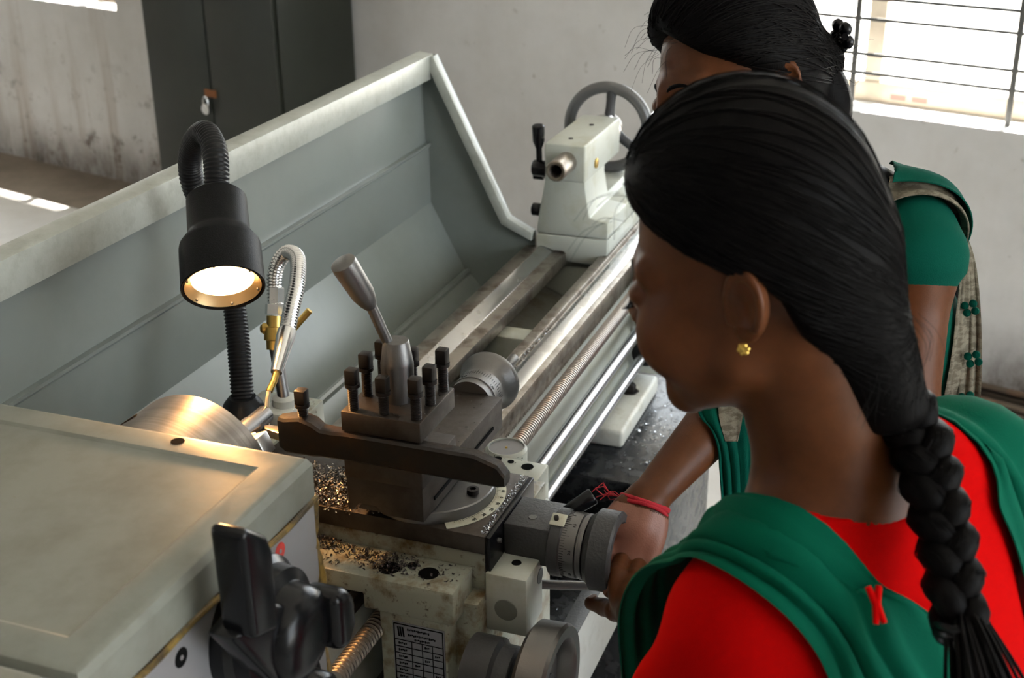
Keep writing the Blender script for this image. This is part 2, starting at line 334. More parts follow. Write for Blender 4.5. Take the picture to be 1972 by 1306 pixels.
tr = G(); tr.box(.30, 2.05, .50, .98, .52, .53, bev=.001); tr.box(.30, 2.05, .523, .526, .53, .65, bev=0); tr.box(.30, 2.05, .97, .98, .53, .65, bev=0); tr = tr.build('chip_tray', traym, LA)
G().box(.30, 2.06, .499, .503, .515, .648, bev=.001).build('tray_front', traypaint, tr)
G().box(.30, 2.06, .4985, .527, .648, .652, bev=.001).build('tray_lip', castgrey, tr)
# splash guard
XG0, XG1 = .86, 2.40
sg = thing('splash_guard', 'large pale grey sheet metal splash guard rising behind the lathe bed', 'splash guard', (1.7, 1.0, .8))
def gprof(o): return [(1.094, 1.300), (1.091, 1.152), (1.090, 1.146), (1.0795, 1.146), (1.0795, 1.141), (1.084, 1.136), (1.084, 1.020), (1.0155, .886), (1.013, .880), (1.004, .884), (1.0, .880), (1.0, .872), (.935, .80)]
P_ = gprof(0)
A = [[(x, p[0], p[1]) for p in P_] for x in np.linspace(XG0, XG1, 24)]
G().sheet(A, .003).build('back_panel', guardm, sg, angle=20)
G().prism([(1.067, 1.326), (1.098, 1.330), (1.098, 1.296), (1.095, 1.296), (1.095, 1.322), (1.072, 1.320), (1.072, 1.280), (1.067, 1.279)], 'x', XG0, XG1, bev=.0012).build('top_flange', flangem, sg)
G().prism([(1.098, 1.326), (1.060, 1.326), (.908, 1.010), (.856, .984), (.856, .80), (.94, .80), (1.0, .872), (1.018, .886), (1.088, 1.02), (1.096, 1.15)], 'x', XG1, XG1 + .003).build('end_panel', guardm, sg)
g = G(); A = [(1.060, 1.326), (.908, 1.010), (.856, .984)]; B = [(1.078, 1.317), (.922, .996), (.858, .967)]
g.prism([A[0], A[1], A[2], B[2], B[1], B[0]], 'x', XG1 - .022, XG1 + .003, bev=.0015).build('end_flange', flangem, sg)
# head stock
hs = G(); hs.box(.25, .962, .578, 1.02, .93, 1.205, bev=.006); hs = hs.build('headstock', paint_head_shaded, LA)
cv = G(); cv.box(.622, .970, .573, 1.03, 1.206, 1.236, bev=.001)
def ring(x0, x1, y0, y1, z0, z1, w, e):
    """lid with a raised rim: outer slope, flat rim, shallow recess"""
    o = [(x0, y0), (x1, y0), (x1, y1), (x0, y1)]
    def ins(d): return [(x0 + d, y0 + d), (x1 - d, y0 + d), (x1 - d, y1 - d), (x0 + d, y1 - d)]
    L = [[(x, y, z0) for x, y in o], [(x, y, z1 - .009) for x, y in o], [(x, y, z1 - .002) for x, y in ins(.0035)], [(x, y, z1) for x, y in ins(.009)], [(x, y, z1) for x, y in ins(w)], [(x, y, z1 - e) for x, y in ins(w + .004)]]
    v = [p for l in L for p in l]; f = [(3, 2, 1, 0)]
    for i in range(len(L) - 1):
        for k in range(4): k2 = (k + 1) % 4; f.append((i * 4 + k, i * 4 + k2, i * 4 + 4 + k2, i * 4 + 4 + k))
    f.append(tuple(range(len(v) - 4, len(v)))); return v, f
g = G(); g.add(*ring(.620, .971, .572, 1.035, 1.207, 1.250, .036, .0025)); cov = g.build('headstock_cover', paint_head_shaded, hs, angle=25)
G().lathe((.954, .709, 1.2502), (0, 0, 1), [(-.002, .0068), (.0003, .0068)], 20).build('screw_hole', blackmark, hs)
g = G(); g.add(*ring(.25, .6165, .572, 1.035, 1.207, 1.250, .036, .0025)); g.build('gearbox_cover', paint_head_shaded, hs, angle=25)
G().box(.26, .968, .5715, .578, .93, 1.200, bev=.0015).build('control_panel', alu, hs)
g = G(); path = [(.971, .576, z) for z in np.linspace(1.205, .95, 30)]
g.tube([(x + .003 * math.sin(i * .9), y, z) for i, (x, y, z) in enumerate(path)], [.004 + .0022 * math.sin(i * 1.3) ** 2 + (.004 if 9 < i < 14 else 0) for i in range(30)], 8)
g.tube([(x, .5715, 1.203 + .0012 * math.sin(x * 60)) for x in np.linspace(.62, .972, 40)], .0032, 8)
g.build('oil_residue', gunk, hs)
for x, z, m, nm in ((.900, 1.199 - .012, redmark, 'red_symbol'), (.738, 1.183, blackmark, 'black_symbol')):
    g = G().lathe((x, .5716, z), (0, -1, 0), [(0, .0088), (.0006, .0086)], 24).build(nm, m, hs)
    g = G().lathe((x, .5709, z), (0, -1, 0), [(0, .0022), (.0005, .002)], 16).build('symbol_centre', alu, hs)
G().cyl((.955, .785, 1.135), (.985, .785, 1.135), .058, seg=40).build('spindle_nose', satin, hs)
# selector levers on the head stock front
hub = G(); hub.lathe((.838, .572, 1.150), (0, -1, 0), [(0, .064), (.014, .064), (.02, .058), (.034, .056), (.039, .046), (.052, .044), (.060, .040), (.066, .030), (.068, .020)], 40)
hub = hub.build('selector_hub', blackpl, hs)
g = G(); g.prism([(.752, 1.205), (.790, 1.190), (.792, 1.268), (.786, 1.284), (.757, 1.308), (.750, 1.304)], 'y', .508, .540, bev=.006, seg=3); g.build('selector_handle', blackpl, hub, angle=50)
g = G(); g.prism([(.742, 1.21), (.80, 1.12), (.85, 1.11), (.86, 1.16), (.792, 1.215)], 'y', .52, .55, bev=.006); g.build('selector_arm', blackpl, hub, angle=50)
g = G(); g.prism([(.862, 1.178), (.885, 1.176), (.897, 1.158), (.898, 1.128), (.880, 1.112), (.862, 1.12)], 'y', .493, .535, bev=.010, seg=5); g.build('selector_pointer', blackpl, hub, angle=50)
h2 = G(); h2.lathe((.885, .572, 1.03), (0, -1, 0), [(0, .05), (.014, .048), (.02, .036), (.04, .034), (.045, .028)], 36); h2.tube([(.885, .53, 1.03), (.93, .515, 1.01), (.975, .50, .985)], [.013, .011, .015], 14); h2.build('feed_selector', blackpl, hs, angle=50)
G().box(.975, 1.16, .66, .90, .93, .96, bev=.003).build('gap_piece', paint_oily_shaded, LA)

# chuck and work piece
ck = thing('chuck', 'round turned steel lathe chuck with jaws beside the headstock', 'chuck', (1.05, .785, 1.135))
G().lathe((.985, .785, 1.135), (1, 0, 0), [(0, .084), (.003, .0895), (.106, .0895), (.111, .085), (.112, .03)], 72).build('chuck_body', chucksteel, ck)
for k in range(3):
    a = math.radians(65 + 120 * k); R_ = Matrix.Translation((0, .785, 1.135)) @ Matrix.Rotation(a, 4, 'X')
    g = G(); g.box(1.096, 1.118, -.012, .012, .012, .086, bev=.002, M_=R_); g.box(1.096, 1.134, -.012, .012, .012, .045, bev=.002, M_=R_); g.box(1.096, 1.126, -.012, .012, .045, .065, bev=.002, M_=R_); g.build('jaw', steel, ck)
    g = G(); R2 = Matrix.Translation((0, .785, 1.135)) @ Matrix.Rotation(a + .35, 4, 'X'); q = R2 @ Vector((1.045, 0, .0885)); ax = (R2.to_3x3() @ Vector((0, 0, 1)))
    g.lathe(q, ax, [(0, .011), (.0016, .0105)], 20).build('key_socket', blackmark, ck)
wp = thing('workpiece', 'short bright steel bar turning in the chuck', 'workpiece', (1.17, .785, 1.135))
G().lathe((1.11, .785, 1.135), (1, 0, 0), [(0, .0125), (.088, .0125), (.089, .0112), (.122, .0112), (.124, .009)], 32).build('bar', rod_steel, wp)

# carriage
ca = thing('carriage', 'lathe carriage straddling the bed, with apron, cross slide and compound slide', 'carriage', (1.30, .62, .9))
g = G(); g.prism([(.515, .94), (.515, .985), (.72, .985), (.94, .985), (.94, .945), (.88, .945), (.88, .951), (.63, .9605), (.63, .94)], 'x', 1.16, 1.222, bev=.003)
g.prism([(.50, .90), (.50, .985), (.94, .985), (.94, .952), (.63, .9605), (.63, .90)], 'x', 1.36, 1.44, bev=.003)
g.box(1.222, 1.36, .50, .94, .953, 1.004, bev=.002)
sd = g.build('saddle', paint_oily_shaded, ca)
for x, y, r in ((1.185, .606, .013), (1.19, .558, .0125), (1.20, .583, .006)): G().lathe((x, y, .985), (0, 0, 1), [(-.001, r), (.0007, r * .98)], 24).build('bolt_hole', blackmark, sd)
ap = G(); ap.box(1.163, 1.45, .525, .612, .70, .942, bev=.004); ap.box(1.19, 1.45, .497, .53, .70, .955, bev=.004); ap = ap.build('apron', paint_oily_shaded, ca)
dp = G().box(1.1612, 1.163, .528, .594, .745, .930, bev=.0005).build('data_plate', platem, ap)
g = G(); Y0, Y1, Z0, Z1 = .530, .592, .748, .928
for k in range(17):
    z = Z1 - .022 - k * .0095; g.box(1.1606, 1.1612, Y0, Y1, z - .0004, z + .0004, bev=0)
for y in (.5435, .5565, .570): g.box(1.1606, 1.1612, y - .0004, y + .0004, Z0, Z1 - .022, bev=0)
for y in (Y0, Y1): g.box(1.1606, 1.1612, y - .0006, y + .0006, Z0, Z1, bev=0)
for z in (Z0, Z1): g.box(1.1606, 1.1612, Y0, Y1, z - .0006, z + .0006, bev=0)
for k in range(3): g.prism([(.588 - k * .003, Z1 - .004), (.5862 - k * .003, Z1 - .004), (.5848 - k * .003, Z1 - .017), (.5866 - k * .003, Z1 - .017)], 'x', 1.1606, 1.1612)
for (y, z, w) in [(.560, Z1 - .006, .030), (.556, Z1 - .013, .036), (.556, Z1 - .0185, .02)] + [(random.choice((.537, .550, .563)), Z1 - .0268 - .0095 * k, .007) for k in range(15)] + [(.581, Z1 - .0268 - .0095 * k, .012) for k in range(15)]:
    for q in range(int(w / .0022)): g.box(1.1606, 1.1612, y + w / 2 - q * .0022 - .0015, y + w / 2 - q * .0022, z - .0014 + .0006 * (q % 3), z + .0014 - .0005 * (q % 2), bev=0)
g.build('printed_table', blackmark, dp)
bxm = G().box(1.215, 1.272, .446, .498, .905, .984, bev=.003).build('clamp_box', paint, ca)
G().lathe((1.215, .472, .938), (-1, 0, 0), [(0, .0145), (.0006, .014)], 28).build('round_plug', paint_head_shaded, bxm)
G().lathe((1.262, .4465, .962), (0, -1, 0), [(0, .010), (.001, .0098)], 24).build('key_screw', satin, bxm)
G().lathe((1.247, .470, .984), (0, 0, 1), [(0, .006), (.0008, .0058)], 16).build('oil_hole', blackmark, bxm)
# big carriage hand wheel in front of the apron
hw = G(); hw.lathe((1.165, .388, .880), (0, 1, 0), [(.034, .016), (.034, .056), (.040, .062), (.040, .068), (.034, .076), (.004, .077), (0, .074), (0, .062), (.004, .058), (.022, .054), (.026, .016)], 64)
hw = hw.build('carriage_hand_wheel', satin, ca)
G().cyl((1.165, .40, .880), (1.165, .50, .880), .018, seg=28).build('wheel_shaft', castgrey, hw)
G().lathe((1.165, .44, .880), (0, 1, 0), [(0, .036), (.003, .04), (.02, .04), (.024, .046), (.057, .046)], 40).build('wheel_collar', castgrey, hw)
g = G(); g.cyl((1.205, .388, .833), (1.205, .335, .833), .0105, .0085, seg=20); g.build('wheel_handle', blackpl, hw)
# cross slide with swivel scale
cs = G(); cs.box(1.2185, 1.3715, .4985, .90, 1.006, 1.030, bev=.001); cs = cs.build('cross_slide', brownsteel, ca)
G().box(1.2195, 1.3705, .492, .4985, .965, 1.029, bev=.001).build('end_plate', blackpl, cs)
for x in (1.245, 1.345): G().lathe((x, .492, 1.012), (0, -1, 0), [(0, .003), (.004, .0028)], 12).build('end_screw', satin, cs)
CX, CY = 1.295, .597
g = G(); n = 60; a0, a1 = math.radians(-146), math.radians(-36); v = []; f = []
for k in range(n + 1):
    a = a0 + (a1 - a0) * k / n
    for r, z in ((.0775, 1.0303), (.0775, 1.0312), (.0905, 1.0312), (.0905, 1.0303)): v.append((CX + r * math.cos(a), CY + r * math.sin(a), z))
for k in range(n):
    for j in range(4): f.append((k * 4 + j, k * 4 + (j + 1) % 4, k * 4 + 4 + (j + 1) % 4, k * 4 + 4 + j))
f += [(0, 1, 2, 3), (n * 4 + 3, n * 4 + 2, n * 4 + 1, n * 4)]
g.add(v, f); pro = g.build('angle_scale', whitescale, cs)
g = G()
for k in range(-48, 49, 2):
    a = -PI / 2 + math.radians(k); r1 = .0785; r2 = .0835 if k % 10 == 0 else .0805
    c, s_ = math.cos(a), math.sin(a); w = .0003
    g.add([(CX + r1 * c - w * s_, CY + r1 * s_ + w * c, 1.0314), (CX + r1 * c + w * s_, CY + r1 * s_ - w * c, 1.0314), (CX + r2 * c + w * s_, CY + r2 * s_ - w * c, 1.0314), (CX + r2 * c - w * s_, CY + r2 * s_ + w * c, 1.0314)], [(0, 1, 2, 3)])
g.build('scale_ticks', blackmark, cs)
for k in range(-4, 5):
    a = -PI / 2 + math.radians(k * 10 + 8); c, s_ = math.cos(a), math.sin(a); r = .0868
    text(str(abs(k) * 10), .0062, blackmark, 'scale_number', cs, frame((CX + r * c, CY + r * s_, 1.0314), (-s_, c, 0), (-c, -s_, 0)))
sw = G().lathe((CX, CY, 1.0302), (0, 0, 1), [(0, .077), (.014, .077), (.0155, .0755)], 64).build('swivel_base', satin, cs)
for x, y in ((1.283, .5385), (1.330, .662)): G().lathe((x, y, 1.0457), (0, 0, 1), [(0, .0075), (.006, .0075), (.0062, .004), (.003, .004)], 20, cap=False).build('socket_bolt', darksteel, sw)
cp = G(); cp.prism([(.566, 1.0465), (.566, 1.090), (.663, 1.090), (.663, 1.0465), (.656, 1.0465), (.648, 1.056), (.626, 1.056), (.618, 1.0465)], 'x', 1.200, 1.455, bev=.001)
cp = cp.build('compound_slide', brownsteel, ca)
G().prism([(.620, 1.046), (.627, 1.0555), (.646, 1.0555), (.653, 1.046)], 'x', 1.205, 1.42, bev=.0005).build('dovetail', brownsteel, ca)
G().box(1.23, 1.42, .5645, .566, 1.060, 1.064, bev=0).build('gib_slot', blackmark, cp)
dl = G(); dl.lathe((1.455, .612, 1.074), (1, 0, 0), [(0, .031), (.012, .031), (.013, .0325), (.040, .0325), (.0405, .0305), (.046, .0305), (.056, .034), (.066, .0415), (.069, .0428), (.074, .0428), (.075, .0415)], 56)
dl = dl.build('compound_dial', satin, ca)
g = G()
for k in range(60):
    a = 2 * PI * k / 60; R_ = Matrix.Translation((0, .612, 1.074)) @ Matrix.Rotation(a, 4, 'X'); L_ = .012 if k % 5 == 0 else .007
    g.box(1.480, 1.480 + L_, -.00025, .00025, .0322, .0327, bev=0, M_=R_)
g.build('dial_ticks', blackmark, dl)
for k, tx in ((-1, '2.00'), (-4, '2.50'), (2, '1.50')):
    a = k * PI / 7; n_ = Vector((0, math.sin(-a), math.cos(a))); tz = Vector((1, 0, 0)).cross(n_)
    text(tx, .005, blackmark, 'dial_number', dl, frame(Vector((1.472, .612, 1.074)) + n_ * .0326, tz, tz.cross(Vector((1, 0, 0))) * 0 + Vector((-1, 0, 0)) if False else Vector((1, 0, 0))))
g = G().lathe((1.529, .588, 1.098), (1, 0, 0), [(0, .004), (.006, .0055), (.022, .007), (.03, .007), (.032, .005)], 20).build('dial_knob', satin, dl)
# thread dial and bracket at the far front corner
td = G().lathe((1.512, .583, .93), (0, 0, 1), [(0, .026), (.002, .029), (.052, .029), (.056, .026), (.056, .0245), (.053, .024)], 40).build('thread_dial', paint, ca)
G().lathe((1.512, .583, .983), (0, 0, 1), [(0, .024), (.0006, .0238)], 36).build('dial_face', alu, td)
g = G().lathe((1.512, .583, .9838), (0, 0, 1), [(0, .002), (.0016, .0015)], 10).build('dial_pin', brass, td)
bk = G().box(1.44, 1.487, .512, .59, .86, .984, bev=.003).build('side_bracket', paint, ca)
for x, y, r in ((1.470, .537, .0085), (1.476, .563, .0045), (1.478, .583, .006)): G().lathe((x, y, .984), (0, 0, 1), [(-.001, r), (.0007, r * .98)], 20).build('bolt_hole', blackmark, bk)
# cross feed screw bracket, dial and hand wheel
fb = G().box(1.262, 1.330, .430, .492, .975, 1.026, bev=.003).build('feed_bracket', castgrey, ca)
G().lathe((1.285, .463, 1.026), (0, 0, 1), [(0, .0055), (.0008, .005)], 16).build('oil_cup', satin, fb)
HX, HZ = 1.290, .996
hc = G().lathe((HX, .436, HZ), (0, -1, 0), [(0, .038), (.002, .041), (.014, .041), (.016, .0395)], 56).build('feed_collar', castgrey, ca)
ri = G().lathe((HX, .420, HZ), (0, -1, 0), [(0, .0395), (.018, .0395), (.019, .037), (.021, .037), (.022, .0395), (.026, .0395), (.027, .037)], 64).build('feed_dial', satin, hc)
g = G()
for k in range(80):
    a = 2 * PI * k / 80; R_ = Matrix.Translation((HX, 0, HZ)) @ Matrix.Rotation(a, 4, 'Y'); L_ = .009 if k % 5 == 0 else .005
    g.box(-.0002, .0002, .4195 - L_, .4195, .0394, .0398, bev=0, M_=R_)
g.build('dial_ticks', blackmark, hc)
for k, tx in ((-1, '1.5'), (-3, '2.5'), (-5, '3.5')):
    R_ = Matrix.Translation((HX, .407, HZ)) @ Matrix.Rotation(k * .42, 4, 'Y')
    text(tx, .0045, blackmark, 'dial_number', hc, R_ @ Matrix.Translation((0, 0, .0397)))
g = G(); R_ = Matrix.Translation((HX, 0, HZ)) @ Matrix.Rotation(-.35, 4, 'Y'); g.box(-.009, .009, .4185, .437, .0405, .0425, bev=.0008, M_=R_).build('index_plate', whitescale, hc)
g = G().lathe(R_ @ Vector((0, .430, .0425)), R_.to_3x3() @ Vector((0, 0, 1)), [(0, .003), (.004, .003), (.0045, .002)], 14).build('thumb_screw', darksteel, hc)
wh = G().lathe((HX, .394, HZ), (0, -1, 0), [(0, .035), (.003, .041), (.008, .045), (.010, .0485), (.034, .0485), (.037, .046), (.037, .037), (.034, .035), (.012, .033), (.011, .012), (.014, .010)], 64).build('cross_feed_wheel', castgrey, ca)
g = G().lathe((1.283, .357, .958), (0, -1, 0), [(0, .006), (.008, .008), (.035, .0095), (.04, .007)], 20).build('crank_handle', satin, wh)
q0, q1 = Vector((1.3157, 0.4329, 1.0193)), Vector((1.3359, 0.4036, 1.0390)); lv = G(); lv.tube([(1.40, .50, .93), tuple(q0)], .005, 10); lv.lathe(q0, q1 - q0, [(-.004, .006), (0, .0085), ((q1 - q0).length - .002, .0105), ((q1 - q0).length, .009)], 20); lv.build('half_nut_lever', blackpl, ca, angle=50)
g = G(); g.tube([(1.30, .50, .915), (1.345, .40, .905)], .006, 12); g.build('feed_lever', satin, ca)
# end plate chips line is added with the chips below

# tool post
tp = thing('tool_post', 'square four-way tool post with bolts and a grey lever on the compound slide', 'tool post', (1.2485, .614, 1.09))
bl = G(); bl.box(1.1975, 1.2975, .5645, .6635, 1.1502, 1.1755, bev=.0015); bl.box(1.1975, 1.2975, .5645, .6635, 1.0903, 1.1125, bev=.0015); bl.box(1.222, 1.273, .59, .639, 1.112, 1.151, bev=.001)
bl = bl.build('block', brownsteel, tp)
def bolt(x, y, zt, zb, nm='clamp_screw'):
    g = G(); pr = [(0, .0052)]; t = 0
    while t < zt - zb - .026: pr += [(t, .0052), (t + .0007, .0062), (t + .0012, .0062), (t + .0018, .0052)]; t += .0022
    pr += [(zt - zb - .024, .0052), (zt - zb - .022, .0088), (zt - zb - .018, .0088)]
    g.lathe((x, y, zb), (0, 0, 1), pr, 16); g.box(x - .0068, x + .0068, y - .0068, y + .0068, zt - .0185, zt, bev=.0018); return g
proto = None
for (x, y, dz) in ((1.207, .651, 0), (1.2465, .653, .003), (1.287, .652, .002), (1.208, .6135, -.004), (1.207, .573, .001), (1.2465, .573, -.001), (1.286, .574, .003), (1.287, .6135, -.002)):
    if proto is None: proto = bolt(1.207, .651, 1.226, 1.170).build('clamp_screw', darksteel, tp); continue
    dup(proto, (x - 1.207, y - .651, dz))
nt = G().lathe((1.2475, .6135, 1.1755), (0, 0, 1), [(0, .0165), (.010, .0165), (.0105, .019), (.047, .019), (.049, .0185), (.073, .0150), (.0745, .014)], 40).build('lock_nut', satin, tp)
g = G(); g.tube(resample([(1.2465, .620, 1.238), (1.226, .634, 1.304)], .01), .0062, 16)
q0, q1 = Vector((1.228, .6326, 1.296)), Vector((1.2035, .6495, 1.352)); 
g.lathe(q0, q1 - q0, [(0, .0072), (.008, .0105), (.02, .0135), (.060, .0150), (.0665, .0145), (.068, .012)], 28).build('lock_lever', satin, nt, angle=40)
# forged tool holder held in the post
th = thing('tool_holder', 'dark forged steel tool holder clamped under the tool post, pointing at the chuck', 'tool holder', (1.205, .60, 1.12))
sect = [(.745, 1.115, 1.1545), (.735, 1.112, 1.156), (.715, 1.1125, 1.160), (.700, 1.113, 1.156), (.690, 1.1135, 1.149), (.675, 1.1138, 1.1485), (.655, 1.1138, 1.1495), (.50, 1.1138, 1.1495), (.472, 1.1138, 1.141), (.463, 1.116, 1.130)]
g = G(); v = []; f = []
for y, za, zb in sect:
    h = .0095 if y < .66 else (.0105 if y < .70 else .012 if y < .74 else .008); c = .003
    v += [(1.2015 - h, y, za + c), (1.2015 - h + c, y, za), (1.2015 + h - c, y, za), (1.2015 + h, y, za + c), (1.2015 + h, y, zb - c), (1.2015 + h - c, y, zb), (1.2015 - h + c, y, zb), (1.2015 - h, y, zb - c)]
for i in range(len(sect) - 1):
    for k in range(8): k2 = (k + 1) % 8; f.append((i * 8 + k, i * 8 + k2, i * 8 + 8 + k2, i * 8 + 8 + k))
f += [tuple(range(8))[::-1], tuple(range(len(v) - 8, len(v)))]
g.add(v, f).build('shank', M('forged_black_steel', (.026, .022, .019), .42, .6, col2=(.05, .028, .015), scale=18, lo=.45, hi=.65, bump=.3, bscale=110), th, angle=30)
bolt(1.2035, .716, 1.192, 1.156).build('set_screw', darksteel, th)
g = G().prism([(1.192, .735), (1.212, .735), (1.2105, .765), (1.207, .7715), (1.1995, .767)], 'z', 1.124, 1.1345, bev=.0008).build('cutting_bit', M('heat_tinted_bit', (.5, .42, .3), .3, 1.), th)

# tail stock
ts = thing('tailstock', 'pale grey-green tailstock with hollow quill and black handwheel at the bed end', 'tailstock', (2.5, .785, .95))
bs = G().prism([(.700, .951), (.700, .983), (.848, .983), (.848, .951), (.838, .958), (.812, .951), (.79, .951), (.785, .93), (.715, .93), (.71, .951)], 'x', 2.383, 2.70, bev=.002).build('base_plate', paint, ts)
g = G(); g.prism([(.700, .985), (.700, 1.019), (.738, 1.026), (.748, 1.086), (.748, 1.168), (.752, 1.170), (.818, 1.170), (.822, 1.166), (.830, 1.10), (.846, 1.010), (.848, .985)], 'x', 2.385, 2.52, bev=.003)
g.prism([(.700, .985), (.700, 1.019), (.738, 1.026), (.742, 1.04), (.835, 1.04), (.846, 1.010), (.848, .985)], 'x', 2.515, 2.70, bev=.003)
body = g.build('tailstock_body', paint, ts)
G().box(2.383, 2.625, .7475, .8305, 1.096, 1.1705, bev=.004, seg=3).build('quill_housing', paint, ts)
g = G(); g.lathe((2.315, .785, 1.136), (1, 0, 0), [(.045, .0115), (.004, .0115), (0, .0135), (0, .0185), (.002, .0205), (.12, .0205)], 40, cap=False); ql = g.build('quill', steel_dull, ts)
G().lathe((2.355, .785, 1.136), (1, 0, 0), [(0, .0116), (.002, .0116)], 24).build('quill_bore', blackmark, ts)
G().lathe((2.455, .7475, 1.118), (0, -1, 0), [(0, .010), (.003, .010), (.0035, .008)], 24).build('oil_cap', brass, ts)
for x, y in ((2.43, .792), (2.545, .785)): G().lathe((x, y, 1.1705), (0, 0, 1), [(0, .005), (.0012, .0045)], 14).build('oil_nipple', darksteel, ts)
whl = G(); WX = 2.665
v = []; f = []; n1, n2 = 64, 14
for i in range(n1):
    a = 2 * PI * i / n1
    for j in range(n2):
        b = 2 * PI * j / n2; r = .086 + .0125 * math.cos(b); v.append((WX + .0125 * math.sin(b), .785 + r * math.cos(a), 1.136 + r * math.sin(a)))
for i in range(n1):
    for j in range(n2): f.append((i * n2 + j, i * n2 + (j + 1) % n2, ((i + 1) % n1) * n2 + (j + 1) % n2, ((i + 1) % n1) * n2 + j))
whl.add(v, f); whl = whl.build('hand_wheel', M('tailstock_wheel_grey', (.13, .13, .13), .4, .5), ts, angle=60)
G().cyl((2.625, .785, 1.136), (2.685, .785, 1.136), .026, seg=32, bev=.003).build('wheel_hub', satin, whl)
G().lathe((2.625, .785, 1.136), (1, 0, 0), [(0, .036), (.012, .036), (.014, .030)], 36).build('wheel_dial', chrome, whl)
for k in range(3):
    a = math.radians(-25 + 120 * k); c, s_ = math.cos(a), math.sin(a)
    g = G(); g.tube([(WX, .785 + r * c, 1.136 + r * s_) for r in np.linspace(.018, .086, 6)], [.013, .011, .010, .010, .011, .012], 12); g.build('spoke', castgrey, whl, angle=60)
g = G().lathe((WX, .785 - .085, 1.136 + .02), (1, 0, 0), [(0, .008), (.01, .008), (.02, .010), (.07, .013), (.078, .009)], 22).build('wheel_handle', chrome, whl)
cl = G().lathe((2.395, .83, 1.115), (0, 1, 0), [(0, .016), (.026, .016), (.028, .014)], 28).build('clamp_hub', blackpl, ts)
g = G().lathe((2.395, .845, 1.115), (-.03, .02, 1), [(0, .0062), (.04, .006), (.055, .0115), (.085, .0125), (.088, .010)], 22).build('clamp_handle', blackpl, cl, angle=40)
G().lathe((2.41, .842, 1.095), (0, 1, 0), [(0, .008), (.02, .008)], 14).build('clamp_pin', blackpl, ts)
G().lathe((2.40, .842, 1.028), (0, 1, 0), [(0, .013), (.018, .013), (.02, .011)], 22).build('clamp_nut', blackpl, ts)

G().box(1.335, 1.475, .842, .94, .985, 1.034, bev=.004).build('rear_block', paint_oily_shaded, ca)
# machine lamp on a corrugated goose neck
lp = thing('machine_lamp', 'lit black gooseneck machine lamp shining on the chuck', 'lamp', (1.372, .907, 1.034))
G().lathe((1.372, .907, 1.0345), (0, 0, 1), [(0, .034), (.010, .034), (.018, .030), (.030, .026), (.040, .018)], 36).build('lamp_base', blackrub, lp)
so_, st_ = Vector((1.242, .8321, 1.287)), Vector((1.3269, .8856, 1.363)); ax = (so_ - st_).normalized(); Ls = (so_ - st_).length
g = G(); gp = smooth_path([(1.372, .907, 1.06), (1.395, .9207, 1.1114), (1.4223, .9378, 1.1589), (1.4451, .9568, 1.2236), (1.4453, .9738, 1.2881), (1.4293, .9856, 1.3386), (1.4235, .9844, 1.3755), (1.4107, .9658, 1.4081), (1.3869, .9319, 1.4296), (1.3587, .9026, 1.4202), (1.3407, .8904, 1.3967), (1.3274, .8864, 1.3640)], 8)
gp = resample(gp, .00125); rr = [.0158 - .0016 * (0, 0, 1, 1)[i % 4] for i in range(len(gp))]
g.tube(gp, rr, 20).build('goose_neck', blackrub, lp, angle=80)
g = G(); g.lathe(st_ - ax * .004, ax, [(-.004, .018), (0, .034), (.003, .0365), (.052, .0372), (.058, .040), (.070, .0478), (.074, .0485), (Ls + .003, .0492), (Ls + .004, .048), (Ls + .001, .0455), (Ls - .012, .0445), (Ls - .055, .030), (Ls - .057, .004)], 64, cap=False)
shd = g.build('lamp_shade', blackshade, lp, angle=30)
g = G(); g.lathe(st_, ax, [(Ls - .0135, .0440), (Ls - .0025, .0452), (Ls - .0022, .0447), (Ls - .0125, .0375), (Ls - .013, .0370)], 56, cap=False); g.build('reflector_ring', M('bright_reflector', (.75, .55, .3), .35, .9), shd)
g = G()
for k in range(6):
    a = 2 * PI * k / 6 + .3; u = ax.orthogonal().normalized(); w = ax.cross(u); c = st_ + ax * (Ls - .006) + (u * math.cos(a) + w * math.sin(a)) * .0425
    g.lathe(c, ax, [(0, .0018), (.0022, .0016), (.003, .0008)], 8)
g.build('ring_screws', satin, shd, kind='stuff')
g = G(); g.lathe(st_, ax, [(Ls - .024, .0005), (Ls - .020, .018), (Ls - .0145, .030), (Ls - .0135, .0372)], 40, cap=False)
g.build('lamp_lens', EM('halogen_glow', (1, .58, .24), 4.2), lp)
sp = bpy.data.lights.new('lamp_spot', 'SPOT'); sp.energy = 7; sp.color = (1, .50, .17); sp.spot_size = math.radians(104); sp.spot_blend = .9; sp.shadow_soft_size = .025
sq = bpy.data.objects.new('lamp_spot', sp); COL.objects.link(sq); sq.location = so_ + ax * .002; sq.rotation_euler = ax.to_track_quat('-Z', 'Y').to_euler()

# coolant pipe, valve and flexible nozzle
cn = thing('coolant_nozzle', 'chrome flexible coolant hose with brass valve pouring on the workpiece', 'coolant hose', (1.40, .864, 1.034))
G().box(1.372, 1.44, .843, .885, 1.0345, 1.056, bev=.004).build('base_block', footm, cn)
G().lathe((1.404, .862, 1.056), (0, 0, 1), [(0, .017), (.010, .017), (.012, .013)], 28).build('pipe_flange', footm, cn)
g = G().tube([(1.404, .862, 1.06), (1.417, .874, 1.10), (1.430, .886, 1.135)], .0085, 18).build('coolant_pipe', satin, cn)
vl = G(); a_, b_ = Vector((1.430, .886, 1.133)), Vector((1.446, .890, 1.171)); vl.lathe(a_ - (b_ - a_) * .25, b_ - a_, [(0, .010), (.012, .011), (.013, .014), (.030, .014), (.031, .0115), (.046, .0115)], 20)
vl.lathe((1.430, .905, 1.150), (.3, -1, .1), [(0, .005), (.004, .008), (.014, .0075)], 12); vl = vl.build('valve', brass, cn)
